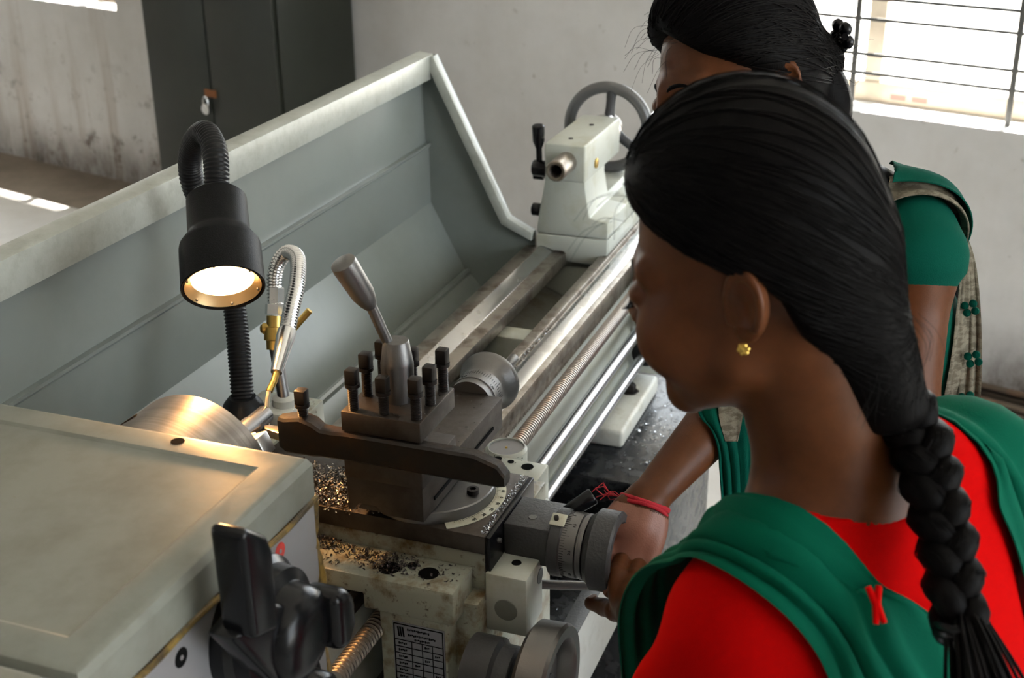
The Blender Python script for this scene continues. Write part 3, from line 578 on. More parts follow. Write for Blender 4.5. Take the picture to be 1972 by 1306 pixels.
g = G().tube(resample([(1.436, .868, 1.143), (1.447, .855, 1.160), (1.455, .842, 1.176)], .006), .0048, 10).build('valve_handle', brass, vl)
g = G().lathe(b_, b_ - a_, [(-.004, .0145), (.010, .0145), (.011, .0105), (.012, .0115), (.032, .0115), (.033, .010)], 6, cap=True).build('hex_fitting', chrome, cn)
hp = resample(smooth_path([(1.450, .891, 1.180), (1.458, .896, 1.2), (1.462, .895, 1.221), (1.463, .885, 1.242), (1.458, .868, 1.255), (1.434, .842, 1.256), (1.389, .819, 1.242), (1.344, .805, 1.222), (1.312, .794, 1.205)], 8), .0012)
rr = [.0106 - .0022 * (0, 0, 1, 1)[i % 4] for i in range(len(hp))]
G().tube(hp, rr, 18).build('flexible_hose', chrome, cn, angle=80)
n0, n1 = Vector((1.318, .796, 1.209)), Vector((1.2655, .785, 1.1755))
nz = G().lathe(n0, n1 - n0, [(0, .0100), (.002, .0118), (.014, .0118), (.020, .0110), ((n1 - n0).length, .0072), ((n1 - n0).length + .001, .0055)], 28).build('nozzle', chrome, cn)
G().tube([n1, n1 + (n1 - n0).normalized() * .012, (1.244, .784, 1.160)], .0042, 12).build('nozzle_tip', brass, nz)
G().tube(smooth_path([(1.244, .784, 1.161), (1.2375, .7835, 1.150), (1.233, .783, 1.13), (1.231, .783, 1.08), (1.230, .783, 1.031)], 6), [.0028] * 12 + [.0024] * 13, 10).build('coolant_stream', coolantm, cn)

# metal chips
def chips(n, fn, mat, name, size=(.0022, .006)):
    V = []; F = []
    for i in range(n):
        x, y, z = fn(); L = random.uniform(*size); w = L * random.uniform(.25, .5); cur = random.uniform(.5, 2.6)
        Rm = (Matrix.Rotation(random.uniform(0, 2 * PI), 3, 'Z') @ Matrix.Rotation(random.uniform(-1.1, 1.1), 3, 'X') @ Matrix.Rotation(random.uniform(-.8, .8), 3, 'Y'))
        b = len(V)
        for k in range(5):
            a = cur * (k / 4 - .5); r = L / cur
            for s_ in (-1, 1): q = Rm @ Vector((r * math.sin(a), s_ * w / 2 + .15 * w * k, r * (1 - math.cos(a)) )); V.append((x + q.x, y + q.y, max(z + q.z, z - .0004) + .0006))
        for k in range(4): F.append((b + 2 * k, b + 2 * k + 1, b + 2 * k + 3, b + 2 * k + 2))
    return V, F
def heap(cx, cy, sx, sy, z0, h):
    def fn():
        while True:
            a, b = random.gauss(0, 1), random.gauss(0, 1)
            if abs(a) < 2.1 and abs(b) < 2.1: return cx + a * sx, cy + b * sy, z0 + random.random() * h * math.exp(-(a * a + b * b) / 1.6)
    return fn
ch = G()
def uni(x0, x1, y0, y1, z, h=.0005):
    return lambda: (random.uniform(x0, x1), random.uniform(y0, y1), z + random.random() * h)
ch.add(*chips(1500, uni(1.222, 1.30, .672, .79, 1.0305, .010), None, ''))
ch.add(*chips(900, heap(1.250, .70, .020, .030, 1.0305, .014), None, ''))
cc = ch.build('metal_chips', chipm, None, org=(1.25, .71, 1.03), label='pile of brown metal chips on the cross slide beside the tool post', category='metal chips', kind='stuff')
ch = G()
ch.add(*chips(260, heap(1.196, .612, .010, .020, .9855, .006), None, '')); ch.add(*chips(90, heap(1.20, .655, .008, .02, .9855, .006), None, ''))
ch.add(*chips(120, uni(1.168, 1.215, .52, .70, .9855), None, '')); ch.add(*chips(200, heap(1.206, .70, .006, .02, .9855, .012), None, ''))
ch.build('metal_chips', M('dark_chips', (.07, .06, .06), .3, .9), None, org=(1.19, .61, .985), label='dark metal chips scattered on the pale saddle wing near the headstock', category='metal chips', kind='stuff')
ch = G()
ch.add(*chips(420, uni(1.222, 1.3695, .4985, .5065, 1.0303, .0006), None, '', (.0012, .0032)))
ch.add(*chips(60, uni(1.225, 1.37, .51, .56, 1.0303), None, '', (.001, .0025)))
ch.build('metal_chips', bluechip, None, org=(1.3, .5, 1.03), label='bright wet chips in a line along the front edge of the cross slide', category='metal chips', kind='stuff')
ch = G()
ch.add(*chips(230, uni(1.62, 2.0, .690, .700, .945, .004), None, '', (.002, .006))); ch.add(*chips(40, uni(1.62, 1.8, .695, .712, .9505), None, '', (.002, .004))); ch.add(*chips(140, uni(1.7, 2.37, .840, .848, .9455, .002), None, '', (.001, .003)))
ch.build('metal_chips', bluechip, None, org=(1.8, .70, .95), label='glittering chips lying in the grooves of the lathe bed ways', category='metal chips', kind='stuff')
ch = G()
ch.add(*chips(150, uni(2.09, 2.60, .525, .60, .6455, .002), None, '', (.003, .009))); ch.add(*chips(160, uni(1.2, 1.95, .53, .62, .5305, .002), None, '', (.002, .007)))
ch.build('metal_chips', bluechip, None, org=(2.2, .56, .645), label='wet shiny chips spread over the black tray under the rods', category='metal chips', kind='stuff')
ch = G(); ch.add(*chips(60, uni(1.2, 1.295, .566, .66, 1.1757), None, '', (.001, .004))); ch.add(*chips(45, uni(1.30, 1.45, .568, .66, 1.0903), None, '', (.001, .0035))); ch.add(*chips(30, uni(1.44, 1.535, .52, .60, .9842), None, '', (.001, .003)))
ch.build('metal_chips', M('loose_dark_chips', (.06, .055, .05), .35, .9), None, org=(1.3, .6, 1.09), label='few tiny dark chips strewn over the tool post and compound slide', category='metal chips', kind='stuff')
# ------------------------------------------------------------------ people: distance-field bodies turned into one continuous skin
def smin(a, b, k): h = np.clip(.5 + .5 * (b - a) / k, 0, 1); return b + (a - b) * h - k * h * (1 - h)
def smax(a, b, k): return -smin(-a, -b, k)
def cap(p, a, b, ra, rb):
    a = np.asarray(a, float); b = np.asarray(b, float); ab = b - a; t = np.clip(((p - a) @ ab) / (ab @ ab), 0, 1)
    return np.linalg.norm(p - a - t[:, None] * ab, axis=1) - (ra + (rb - ra) * t)
def ell(p, c, r, A=None):
    q = p - np.asarray(c, float)
    if A is not None: q = q @ A
    r = np.asarray(r, float); k0 = np.linalg.norm(q / r, axis=1); k1 = np.linalg.norm(q / r ** 2, axis=1) + 1e-9
    return k0 * (k0 - 1) / k1
def chain(p, pts, rs, k=.006):
    d = None
    for i in range(len(pts) - 1):
        e = cap(p, pts[i], pts[i + 1], rs[i], rs[i + 1]); d = e if d is None else smin(d, e, k)
    return d
def nets(fn, lo, hi, h, B=8, margin=.012):
    lo = np.array(lo, float); n = np.ceil((np.array(hi) - lo) / h / B).astype(int) * B; nb = n // B
    bi = np.stack(np.meshgrid(*[np.arange(k) for k in nb], indexing='ij'), -1).reshape(-1, 3)
    d = fn(lo + (bi + .5) * B * h); act = np.abs(d) < B * h * .9 + margin
    val = np.repeat(np.repeat(np.repeat(np.where(d < 0, -1., 1.).reshape(nb), B, 0), B, 1), B, 2).astype(np.float32)
    val = np.pad(val, ((0, 1),) * 3, mode='edge'); msk = np.zeros(val.shape, bool)
    for b in bi[act] * B: msk[b[0]:b[0] + B + 1, b[1]:b[1] + B + 1, b[2]:b[2] + B + 1] = True
    I = np.argwhere(msk); out = np.empty(len(I))
    for s in range(0, len(I), 400000): out[s:s + 400000] = fn(lo + I[s:s + 400000] * h)
    val[msk] = out
    S = val < 0; c = np.zeros(n, np.int8)
    offs = [(i, j, k) for i in (0, 1) for j in (0, 1) for k in (0, 1)]
    for o in offs: c += S[o[0]:o[0] + n[0], o[1]:o[1] + n[1], o[2]:o[2] + n[2]]
    C = np.argwhere((c > 0) & (c < 8)); idx = -np.ones(n, np.int64); idx[tuple(C.T)] = np.arange(len(C))
    acc = np.zeros((len(C), 3)); cnt = np.zeros(len(C))
    for o in offs:
        for ax in range(3):
            if o[ax]: continue
            o2 = list(o); o2[ax] = 1
            a = val[tuple((C + o).T)]; b = val[tuple((C + o2).T)]; m = (a < 0) != (b < 0)
            t = np.where(m, a / np.where(m, a - b, 1), 0); q = np.tile(np.array(o, float), (len(C), 1)); q[:, ax] = t
            acc[m] += q[m]; cnt[m] += 1
    V = lo + (C + acc / cnt[:, None]) * h; Fs = []
    for ax in range(3):
        u, w = (ax + 1) % 3, (ax + 2) % 3
        sl = [slice(0, n[k]) for k in range(3)]; s2 = list(sl); s2[ax] = slice(1, n[ax] + 1)
        A, Bm = S[tuple(sl)], S[tuple(s2)]; E = np.argwhere(A != Bm); E = E[(E[:, u] > 0) & (E[:, w] > 0)]
        eu = np.eye(3, dtype=int)[u]; ew = np.eye(3, dtype=int)[w]
        q = np.stack([idx[tuple((E - eu - ew).T)], idx[tuple((E - ew).T)], idx[tuple(E.T)], idx[tuple((E - eu).T)]], 1)
        fl = A[tuple(E.T)]; q[~fl] = q[~fl][:, ::-1]; Fs.append(q[(q >= 0).all(1)])
    return V, np.concatenate(Fs)
def skin_object(parts, name, mat, parent, angle=80):
    V = []; F_ = []; n = 0
    for v, f in parts: V.append(v); F_.append(f + n); n += len(v)
    V = np.concatenate(V) - np.array(ORG[parent.name] if parent else (0, 0, 0)); F_ = np.concatenate(F_)
    me = bpy.data.meshes.new(name); me.from_pydata(V.tolist(), [], F_.tolist()); me.polygons.foreach_set('use_smooth', [True] * len(me.polygons)); me.materials.append(mat)
    o = bpy.data.objects.new(name, me); COL.objects.link(o); o.parent = parent; ORG[o.name] = ORG[parent.name] if parent else (0, 0, 0); return o
def project(fn, P, off, it=14):
    P = np.array(P, float); sh = P.shape; p = P.reshape(-1, 3).copy(); e = .002
    off = np.broadcast_to(np.asarray(off, float), sh[:-1]).reshape(-1)
    for _ in range(it):
        d = fn(p); g = np.stack([fn(p + e * np.eye(3)[k]) - fn(p - e * np.eye(3)[k]) for k in range(3)], 1) / (2 * e)
        g /= np.linalg.norm(g, axis=1, keepdims=True) + 1e-9; p -= g * (d - off)[:, None] * .8
    return p.reshape(sh)
def headrot(yaw, pit, rol):
    y, p, r = [math.radians(a) for a in (yaw, pit, rol)]
    cy, sy = math.cos(y), math.sin(y); cp_, sp_ = math.cos(p), math.sin(p); cr, sr = math.cos(r), math.sin(r)
    return np.array([[cy, sy, 0], [-sy, cy, 0], [0, 0, 1]]) @ np.array([[1, 0, 0], [0, cp_, sp_], [0, -sp_, cp_]]) @ np.array([[cr, 0, sr], [0, 1, 0], [-sr, 0, cr]])
class Head:
    def __init__(s, o, R_, sc): s.o = np.array(o, float); s.R = R_; s.sc = sc
    def loc(s, p): return ((p - s.o) @ s.R) / s.sc
    def w(s, q): return (np.asarray(q, float) * s.sc) @ s.R.T + s.o
    def skin(s, P):
        p = s.loc(P); ax = p.copy(); ax[:, 0] = np.abs(ax[:, 0])
        d = ell(p, (0, -.012, .042), (.073, .094, .086))
        d = smin(d, ell(p, (0, .032, -.025), (.060, .060, .075)), .03)
        d = smin(d, cap(ax, (.046, .008, -.050), (.012, .072, -.090), .022, .016), .025)
        d = smin(d, ell(ax, (.041, .060, -.028), (.027, .030, .034)), .022)
        d = smin(d, cap(ax, (.0, .083, .030), (.046, .066, .030), .011, .010), .014)
        d = smax(d, -ell(ax, (.032, .104, .010), (.020, .016, .012)), .012)
        d = smin(d, ell(ax, (.032, .078, .009), (.0165, .0145, .012)), .004)
        d = smax(d, -ell(ax, (.033, .0945, .0035), (.0145, .003, .0012)), .002)
        nose = smin(cap(p, (0, .091, .022), (0, .105, -.015), .006, .0092), ell(ax, (.010, .098, -.019), (.0085, .010, .007)), .006)
        d = smin(d, nose, .010)
        d = smin(d, ell(p, (0, .088, -.055), (.025, .014, .018)), .012)
        d = smin(d, smin(ell(p, (0, .096, -.050), (.021, .007, .0048)), ell(p, (0, .095, -.0605), (.017, .008, .0055)), .0015), .004)
        d = smax(d, -ell(p, (0, .108, -.0548), (.024, .008, .0012)), .003)
        d = smin(d, ell(p, (0, .078, -.090), (.018, .016, .016)), .016)
        a = math.radians(14); A = np.array([[math.cos(.35), -math.sin(.35), 0], [math.sin(.35), math.cos(.35), 0], [0, 0, 1]])
        q = ax - np.array((.0745, -.022, .002)); q = q @ A; q = q @ np.array([[1, 0, 0], [0, math.cos(a), -math.sin(a)], [0, math.sin(a), math.cos(a)]])
        z0 = np.zeros(3); pin = smin(ell(q, (0, 0, .003), (.0075, .0175, .0285)), ell(q, (0, .004, -.021), (.0055, .010, .011)), .006)
        rad = np.linalg.norm(q[:, 1:] / np.array([.0155, .0262]) - np.array([0, .11]), axis=1)
        rim = np.sqrt(((rad - 1) * .0165) ** 2 + (q[:, 0] - .007) ** 2) - .0036; rim = np.where((q[:, 2] < -.016), .01, rim)
        ear = smin(pin, rim, .004)
        ear = smax(ear, -ell(q, (.0085, .002, -.001), (.006, .0085, .0130)), .003); ear = smax(ear, -ell(q, (.0095, -.004, .012), (.0035, .008, .010)), .003)
        ear = smin(ear, ell(q, (.004, .0125, -.003), (.003, .004, .006)), .003)
        d = smin(d, ear, .005)
        return d * s.sc
    def hair(s, P, vol=.016, gather=(.02, -.10, -.045), keepz=-.07, top=.010, ka=.037, kr=(.062, .030)):
        p = s.loc(P)
        d = ell(p, (0, -.009, .046 + top / 2), (.073 + vol, .086 + vol, .086 + vol * .7 + top))
        d = smin(d, cap(p, (0, -.06, .0), gather, kr[0], kr[1]), .04)
        ax = np.abs(p[:, 0])
        kA = -(p[:, 2] - (ka + .66 * p[:, 1]) - .018 * np.clip(1 - ax / .05, 0, 1)) * .83
        kB = np.maximum(p[:, 1] + .042, -(p[:, 2] - keepz))
        keep = smin(kA, kB, .016)
        return smax(d, keep, .020) * s.sc
SKIN = M('brown_skin', (.098, .032, .0105), .40, col2=(.08, .0255, .0085), scale=40, lo=.4, hi=.7, bump=.12, bscale=900, spec=.18)
SKIN.node_tree.nodes['Principled BSDF'].inputs['Subsurface Weight'].default_value = .12
SKIN.node_tree.nodes['Principled BSDF'].inputs['Subsurface Radius'].default_value = (.012, .005, .003)
SKIN.node_tree.nodes['Principled BSDF'].inputs['Subsurface Scale'].default_value = .4
PALM = M('palm_skin', (.24, .10, .065), .45, bump=.15, bscale=500, spec=.4)
HAIR = M('black_hair', (.003, .0025, .0025), .5, bump=.25, bscale=120, stretch=(8, 8, 1), spec=.05)
HAIRS = M('hair_strand', (.004, .0033, .0032), .5, spec=.07)
RED = M('red_cotton', (.46, .0015, .0015), .9, bump=.25, bscale=900, spec=.03)
GREEN = M('green_chiffon', (.001, .085, .048), .8, bump=.2, bscale=700, spec=.06)
GREEN2 = M('green_cotton', (.001, .058, .038), .85, bump=.3, bscale=800, spec=.06)
BEIGE = M('beige_striped_weave', (.17, .15, .112), .85, bump=.4, bscale=600, stretch=(1, 1, 3), spec=.2, col2=(.10, .088, .062), scale=60, lo=.45, hi=.55)
DARKCLOTH = M('dark_trousers', (.012, .012, .014), .85, bump=.2, bscale=500)
GOLD = M('gold', (.75, .5, .12), .25, 1.)
NAIL = M('nail', (.42, .22, .16), .3)
EYEW = M('eye_white', (.45, .42, .38), .2); EYED = M('iris', (.012, .007, .004), .15)
THREAD = M('red_thread', (.42, .008, .02), .8, bump=.4, bscale=800)
def hairstrands(H, hfn, starts, end, n, rad, name, mat, parent, lift=.0006, seg=22, jit=.35):
    """strands combed over the cap of hair towards the gathering point"""
    c = H.w((0, -.015, .03)); v = []; f = []
    e = H.w(end) - c
    T = np.linspace(0, 1, seg); allp = []
    for i in range(n):
        a, b = starts(); s0 = H.w(a) - c; e2 = e + rng.normal(size=3) * .011
        u0 = s0 / np.linalg.norm(s0); u1 = e2 / np.linalg.norm(e2); om = math.acos(np.clip(u0 @ u1, -1, 1)); 
        D_ = (np.sin((1 - T) * om)[:, None] * u0 + np.sin(T * om)[:, None] * u1) / math.sin(om)
        up = H.R[:, 2] * b * np.sin(T * PI)[:, None]; D_ = D_ + up; D_ /= np.linalg.norm(D_, axis=1, keepdims=True); allp.append(D_)
    D_ = np.concatenate(allp); lo_ = np.zeros(len(D_)) + .02; hi_ = np.zeros(len(D_)) + .19
    for _ in range(14):
        m = (lo_ + hi_) / 2; d = hfn(c + D_ * m[:, None]); lo_ = np.where(d < 0, m, lo_); hi_ = np.where(d < 0, hi_, m)
    Pts = (c + D_ * (lo_ + lift)[:, None]).reshape(n, seg, 3)
    g = G()
    for k in range(n):
        q = Pts[k] + (D_.reshape(n, seg, 3)[k] * (rng.random() * .0012)); g.tube(list(q), [rad * (.5 + .5 * math.sin(PI * min(1, .1 + t))) for t in T], 4, cap=False)
    return g.build(name, mat, parent, angle=180, kind='stuff')
def wisps(lines, name, parent, r=.00017):
    g = G()
    for L in lines: g.tube(smooth_path(L, 6), r, 4, cap=False)
    return g.build(name, HAIRS, parent, angle=180, kind='stuff')
def finger(p, pts, r0, r1): return chain(p, pts, list(np.linspace(r0, r1, len(pts))), .004)
def braid(path, name, mat, parent, a=.0135, b=.010, r=.0152, lam=.080, taper=.75):
    P = resample(smooth_path(path, 10), .004); n = len(P); g = G()
    tg = np.gradient(P, axis=0); tg /= np.linalg.norm(tg, axis=1, keepdims=True)
    side = np.cross(tg, np.array([-.86, -.3, .4])); side /= np.linalg.norm(side, axis=1, keepdims=True); out = np.cross(side, tg)
    o = None
    for k in range(3):
        q = []; rr = []
        for i in range(n):
            ph = 2 * PI * i * .004 / lam + 2 * PI * k / 3; tp_ = 1 - (1 - taper) * i / n
            q.append(P[i] + side[i] * a * tp_ * math.cos(ph) + out[i] * b * tp_ * math.sin(2 * ph)); rr.append(r * tp_ * (1 + .03 * math.sin(i * 2.3)))
        g = G().tube(q, rr, 14); s_ = g.build('braid_strand' if k else name, mat, parent if o is None else o, angle=80); o = o or s_
    gg = G()
    for i in range(260):
        k = rng.integers(3); j0 = rng.integers(0, n - 12); L_ = rng.integers(6, 12); th_ = rng.random() * 6.28; q = []
        for i2 in range(j0, j0 + L_):
            ph = 2 * PI * i2 * .004 / lam + 2 * PI * k / 3; tp_ = 1 - (1 - taper) * i2 / n; R1 = r * tp_ + .0006
            q.append(P[i2] + side[i2] * (a * tp_ * math.cos(ph) + R1 * math.cos(th_)) + out[i2] * (b * tp_ * math.sin(2 * ph) + R1 * math.sin(th_)))
        gg.tube(q, .0005, 4, cap=False)
    gg.build('loose_hairs', HAIRS, o, angle=180, kind='stuff'); return o, P

# ---- first woman: red kurta, green dupatta, long braid, back to the camera
W1 = thing('person', 'woman in a red kurta and green dupatta with a long black braid, gripping the handwheel', 'person', (.92, .02, 0))
NB = np.array((0.9989, 0.0928, 1.2775)); F1 = np.array([.535, .845, 0]); _t = math.radians(7); U1 = np.array([-.845 * math.sin(_t), .535 * math.sin(_t), math.cos(_t)]); R1 = np.array([.845 * math.cos(_t), -.535 * math.cos(_t), math.sin(_t)])
def b1(x, y, z): return NB + R1 * x + F1 * y + U1 * z
H1 = Head((0.9717, 0.1669, 1.4802), headrot(7, 16, -2), .98)
SL = np.array((0.8826, 0.1364, 1.2130)); SR = np.array((1.1211, -0.0057, 1.2468))
WR1 = np.array((1.200, .308, .978)); EL1 = np.array((.925, .205, 1.012)); ER1 = b1(.20, -.02, -.28); WRr = b1(.16, .20, -.30)
PV1 = b1(0, -.20, -.46); K1L = b1(-.09, -.16, -.86); K1R = b1(.09, -.16, -.86); A1L = b1(-.09, -.20, 0); A1R = b1(.09, -.20, 0)
for q in (A1L, A1R): q[2] = .075
HD = np.array((1.283, .335, .958))
def torso1(p, e=0.):
    A = np.stack([R1, F1, U1], 1)
    th_ = .36; A2 = np.stack([R1, F1 * math.cos(th_) - U1 * math.sin(th_), F1 * math.sin(th_) + U1 * math.cos(th_)], 1)
    d = ell(p, b1(0, -.045, -.115), (.140 + e, .088 + e, .15 + e), A2)
    d = smin(d, cap(p, SL, SR, .050 + e, .050 + e), .05)
    d = smin(d, cap(p, b1(-.075, -.02, .0), b1(.075, -.02, .0), .040 + e, .040 + e), .05)
    d = smin(d, ell(p, b1(-.07, .055, -.17), (.06 + e, .05 + e, .06 + e)), .04); d = smin(d, ell(p, b1(.07, .055, -.17), (.06 + e, .05 + e, .06 + e)), .04)
    d = smin(d, ell(p, b1(0, -.12, -.30), (.112 + e, .085 + e, .13 + e), A2), .06)
    return smin(d, ell(p, PV1, (.15 + e, .115 + e, .13 + e), A), .07)
def hand1(p):
    d = ell(p, (1.243, .318, .972), (.030, .036, .019)); d = smin(d, cap(p, WR1, (1.236, .316, .975), .0225, .024), .02)
    for k, (y, l) in enumerate(((.352, 1.), (.331, 1.05), (.310, 1.), (.291, .86))):
        kn = (1.262 - .006 * (k == 3), y, .986 - .003 * k)
        d = smin(d, finger(p, [(1.235, .318 + (y - .318) * .7, .979), kn, (1.290, y + .002, .985 - .003 * k), (1.305, y + .003, .962), (1.292, y + .004, .941)], .0115, .0078), .0045)
    d = smin(d, finger(p, [(1.225, .325, .962), (1.243, .347, .948), (1.262, .366, .936), (1.272, .385, .931)], .0135, .0085), .007)
    return d
def body1(p):
    d = torso1(p)
    neck = cap(p, H1.w((0, -.026, -.045)), b1(0, -.012, -.02), .054, .058)
    d = smin(d, neck, .045)
    d = smin(d, cap(p, SL, EL1, .043, .036), .03); d = smin(d, cap(p, EL1, WR1, .036, .0225), .02)
    d = smin(d, cap(p, SR, ER1, .045, .038), .03); d = smin(d, cap(p, ER1, WRr, .036, .024), .02)
    for a, b, c in ((b1(-.085, -.19, -.48), K1L, A1L), (b1(.085, -.19, -.48), K1R, A1R)):
        d = smin(d, cap(p, a, b, .075, .052), .04); d = smin(d, cap(p, b, c, .05, .034), .03); d = smin(d, cap(p, c - U1 * .04, c - U1 * .045 + F1 * .14, .034, .026), .03)
    d = smin(d, H1.skin(p), .018)
    return smin(d, hand1(p), .008)
def bounds(lo, hi): return lo, hi
hc1 = H1.w((0, 0, 0))
parts = [nets(body1, hc1 - .155, hc1 + .155, .0023), nets(body1, (1.19, .265, .915), (1.325, .40, 1.015), .0019),
         nets(body1, (.62, -.25, 0.02), (1.24, .42, hc1[2] - .12), .0062)]
pb = skin_object(parts, 'body', SKIN, W1)
NECKC = b1(0, .020, .035)
def kurta1(p):
    d = torso1(p, .011)
    fold = .0022 * np.sin((p @ R1) * 95 + (p @ U1) * 18) * np.clip((NB[2] - .05 - p[:, 2]) / .2, 0, 1)
    d = smin(d, cap(p, SL, EL1 * .85 + SL * .15, .062, .066), .028); d = smin(d, cap(p, SR, ER1, .062, .062), .03)
    fold2 = .0042 * np.sin((p @ np.array([.7, .2, .68])) * 120) * np.exp(-((p - SL - np.array([.02, .02, -.09])) ** 2).sum(1) / .008)
    sk = cap(p, b1(0, -.19, -.50), b1(0, -.19, -.86), .165, .21)
    sk = smax(sk, b1(0, 0, -.88)[2] - p[:, 2], .01) + .006 * np.sin(np.arctan2((p - PV1) @ R1, (p - PV1) @ F1) * 14)
    d = smin(d, sk, .08) + fold + fold2
    nk = p - NECKC; hole = np.sqrt(((nk @ R1) / .094) ** 2 + ((nk @ F1) / .095) ** 2) - 1
    hole = np.maximum(hole * .09, -(p[:, 2] - NECKC[2] + .075 - .25 * ((p - NECKC) @ F1)))
    return smax(d, -hole, .005)
ku = skin_object([nets(kurta1, (.62, -.28, .40), (1.30, .42, NB[2] + .10), .0048)], 'kurta', RED, W1)
tr_ = lambda p: smin(cap(p, K1L + U1 * .25, A1L + U1 * .03, .085, .055), cap(p, K1R + U1 * .25, A1R + U1 * .03, .085, .055), .02)
skin_object([nets(tr_, (.62, -.3, .05), (1.25, .25, .75), .009)], 'trousers', DARKCLOTH, W1)
hair1 = lambda p: H1.hair(p, .017, (.010, -.084, -.125), -.145, .012, kr=(.054, .030))
lo = hc1 - .20; hi = hc1 + .20
skin_object([nets(hair1, lo, hi, .0030)], 'hair', HAIR, W1)
def st1():
    x = rng.uniform(-.09, .09); y = rng.uniform(-.02, .09); return (x, .02 + .07 * (1 - abs(x) / .09) , .05 + .02 * (1 - abs(x) / .09) + rng.uniform(-.01, .08)), rng.normal() * .05
hairstrands(H1, hair1, st1, (.045, -.115, -.06), 420, .0006, 'combed_strands', HAIRS, W1)
BR = [(1.0173, 0.0832, 1.4222), (0.9954, 0.0594, 1.3933), (0.9688, 0.0291, 1.3616), (0.9340, 0.0119, 1.3353), (0.9037, -0.0030, 1.3081), (0.8763, -0.0124, 1.2865), (0.8635, -0.0185, 1.2715)]
bo, bp = braid(BR, 'braid', HAIR, W1)
g = G(); t_ = np.array(BR[-1]); 
for k in range(3):
    ang = np.linspace(0, 2 * PI, 20); g.tube([t_ + np.array([.017 * math.cos(a), .017 * math.sin(a), -.004 + .004 * k + .003 * math.sin(a * 2 + k)]) for a in ang], .0035, 8)
g.build('hair_tie', blackpl, W1)
g = G(); q0 = np.array((0.8613, -0.0224, 1.2762)); q1 = np.array((0.8331, -0.0363, 1.2544)); q2 = np.array((0.8138, -0.0491, 1.2273))
for i in range(150):
    j = rng.normal(size=3) * .009; g.tube(smooth_path([q0 + j * .6, q1 + j * 1.1, q2 + j * 1.5], 4), .0016, 5)
g.build('braid_tail', HAIRS, bo, kind='stuff', angle=180)
# dupatta: a long pleated scarf lying over both shoulders with its ends down the back
def scarf(ctrl, fn, off, nv, pleats, amp, name, mat, parent, thick=.0016, nu=9, hang=None, seed=0, smooth=6):
    """ctrl: rows of (inner edge, outer edge) points in world space"""
    I = np.array(smooth_path([c[0] for c in ctrl], nu)); O = np.array(smooth_path([c[1] for c in ctrl], nu)); n = len(I); v = np.linspace(0, 1, nv); u = np.linspace(0, 1, n)
    P = I[:, None] * (1 - v)[None, :, None] + O[:, None] * v[None, :, None]
    r_ = np.random.default_rng(seed); ph = r_.uniform(0, 6.28, 3)
    wv = amp * (np.abs(np.sin(PI * pleats * v[None] + .9 * np.sin(2.5 * u[:, None] + ph[0]) + ph[1])) + .5 * np.sin(PI * pleats * 1.7 * v[None] + 3 * u[:, None] + ph[2]))
    Q = project(fn, P, np.maximum(off, 0))
    if hang is not None: h = np.array(hang(u))[:, None, None]; Q = Q * (1 - h) + P * h
    for _ in range(smooth):
        q = Q.copy(); q[1:-1] = .5 * Q[1:-1] + .25 * (Q[:-2] + Q[2:]); Q = q.copy(); Q[:, 1:-1] = .5 * q[:, 1:-1] + .25 * (q[:, :-2] + q[:, 2:])
    dd = fn(Q.reshape(-1, 3)).reshape(n, nv); pen = np.clip(off - dd, 0, .03)
    du = np.gradient(Q, axis=0); dv = np.gradient(Q, axis=1); N_ = np.cross(du, dv); N_ /= np.linalg.norm(N_, axis=2, keepdims=True) + 1e-9
    sg = np.sign(((fn((Q + N_ * .004).reshape(-1, 3)) - fn((Q - N_ * .004).reshape(-1, 3)))).mean()) or 1
    Q = Q + N_ * sg * (wv + pen)[..., None]; thick = thick * sg
    return G().sheet(Q, thick).build(name, mat, parent, angle=80)
def full1(p): return np.minimum(kurta1(p), body1(p))
d1 = scarf([(b1(.015, -.30, -.42), b1(-.12, -.26, -.42)), (b1(.012, -.21, -.30), b1(-.115, -.20, -.30)), (b1(.004, -.15, -.20), b1(-.106, -.15, -.19)), (b1(-.012, -.115, -.11), b1(-.112, -.11, -.10)),
            (b1(-.047, -.080, -.03), b1(-.130, -.065, -.03)), (b1(-.080, -.02, .010), b1(-.145, -.005, .010)), (b1(-.082, .05, .0), b1(-.150, .06, -.02)), (b1(-.060, .10, -.06), b1(-.148, .105, -.09)), (b1(-.045, .12, -.16), b1(-.135, .128, -.19)), (b1(-.04, .115, -.30), b1(-.140, .125, -.32)), (b1(-.04, .09, -.46), b1(-.145, .105, -.47))],
           full1, .006, 44, 5, .0042, 'dupatta', GREEN, W1, hang=lambda u: np.clip((u - .70) / .12, 0, 1), seed=3)
d2 = scarf([(b1(.120, -.30, -.46), b1(.225, -.22, -.46)), (b1(.120, -.22, -.32), b1(.22, -.16, -.32)), (b1(.112, -.16, -.20), b1(.215, -.11, -.20)), (b1(.098, -.115, -.11), b1(.205, -.07, -.11)), (b1(.088, -.07, -.03), b1(.190, -.035, -.06)), (b1(.082, -.01, .0), b1(.185, .01, -.045)), (b1(.09, .06, -.03), b1(.175, .07, -.08)), (b1(.07, .10, -.11), b1(.16, .11, -.16))],
           full1, .006, 40, 4, .004, 'dupatta_end', GREEN, W1, seed=5)
g = G(); er = H1.w((-.0835, -.014, -.027))
for k in range(6): a = k * PI / 3; g.lathe(er + H1.R @ np.array([-.001, .0032 * math.cos(a), .0032 * math.sin(a)]), tuple(H1.R @ np.array([-1, 0, 0])), [(0, .0012), (.001, .0020), (.002, .0014)], 10)
g.lathe(er, tuple(H1.R @ np.array([-1, 0, 0])), [(0, .002), (.003, .0022), (.0036, .001)], 12); g.build('earring', GOLD, W1)
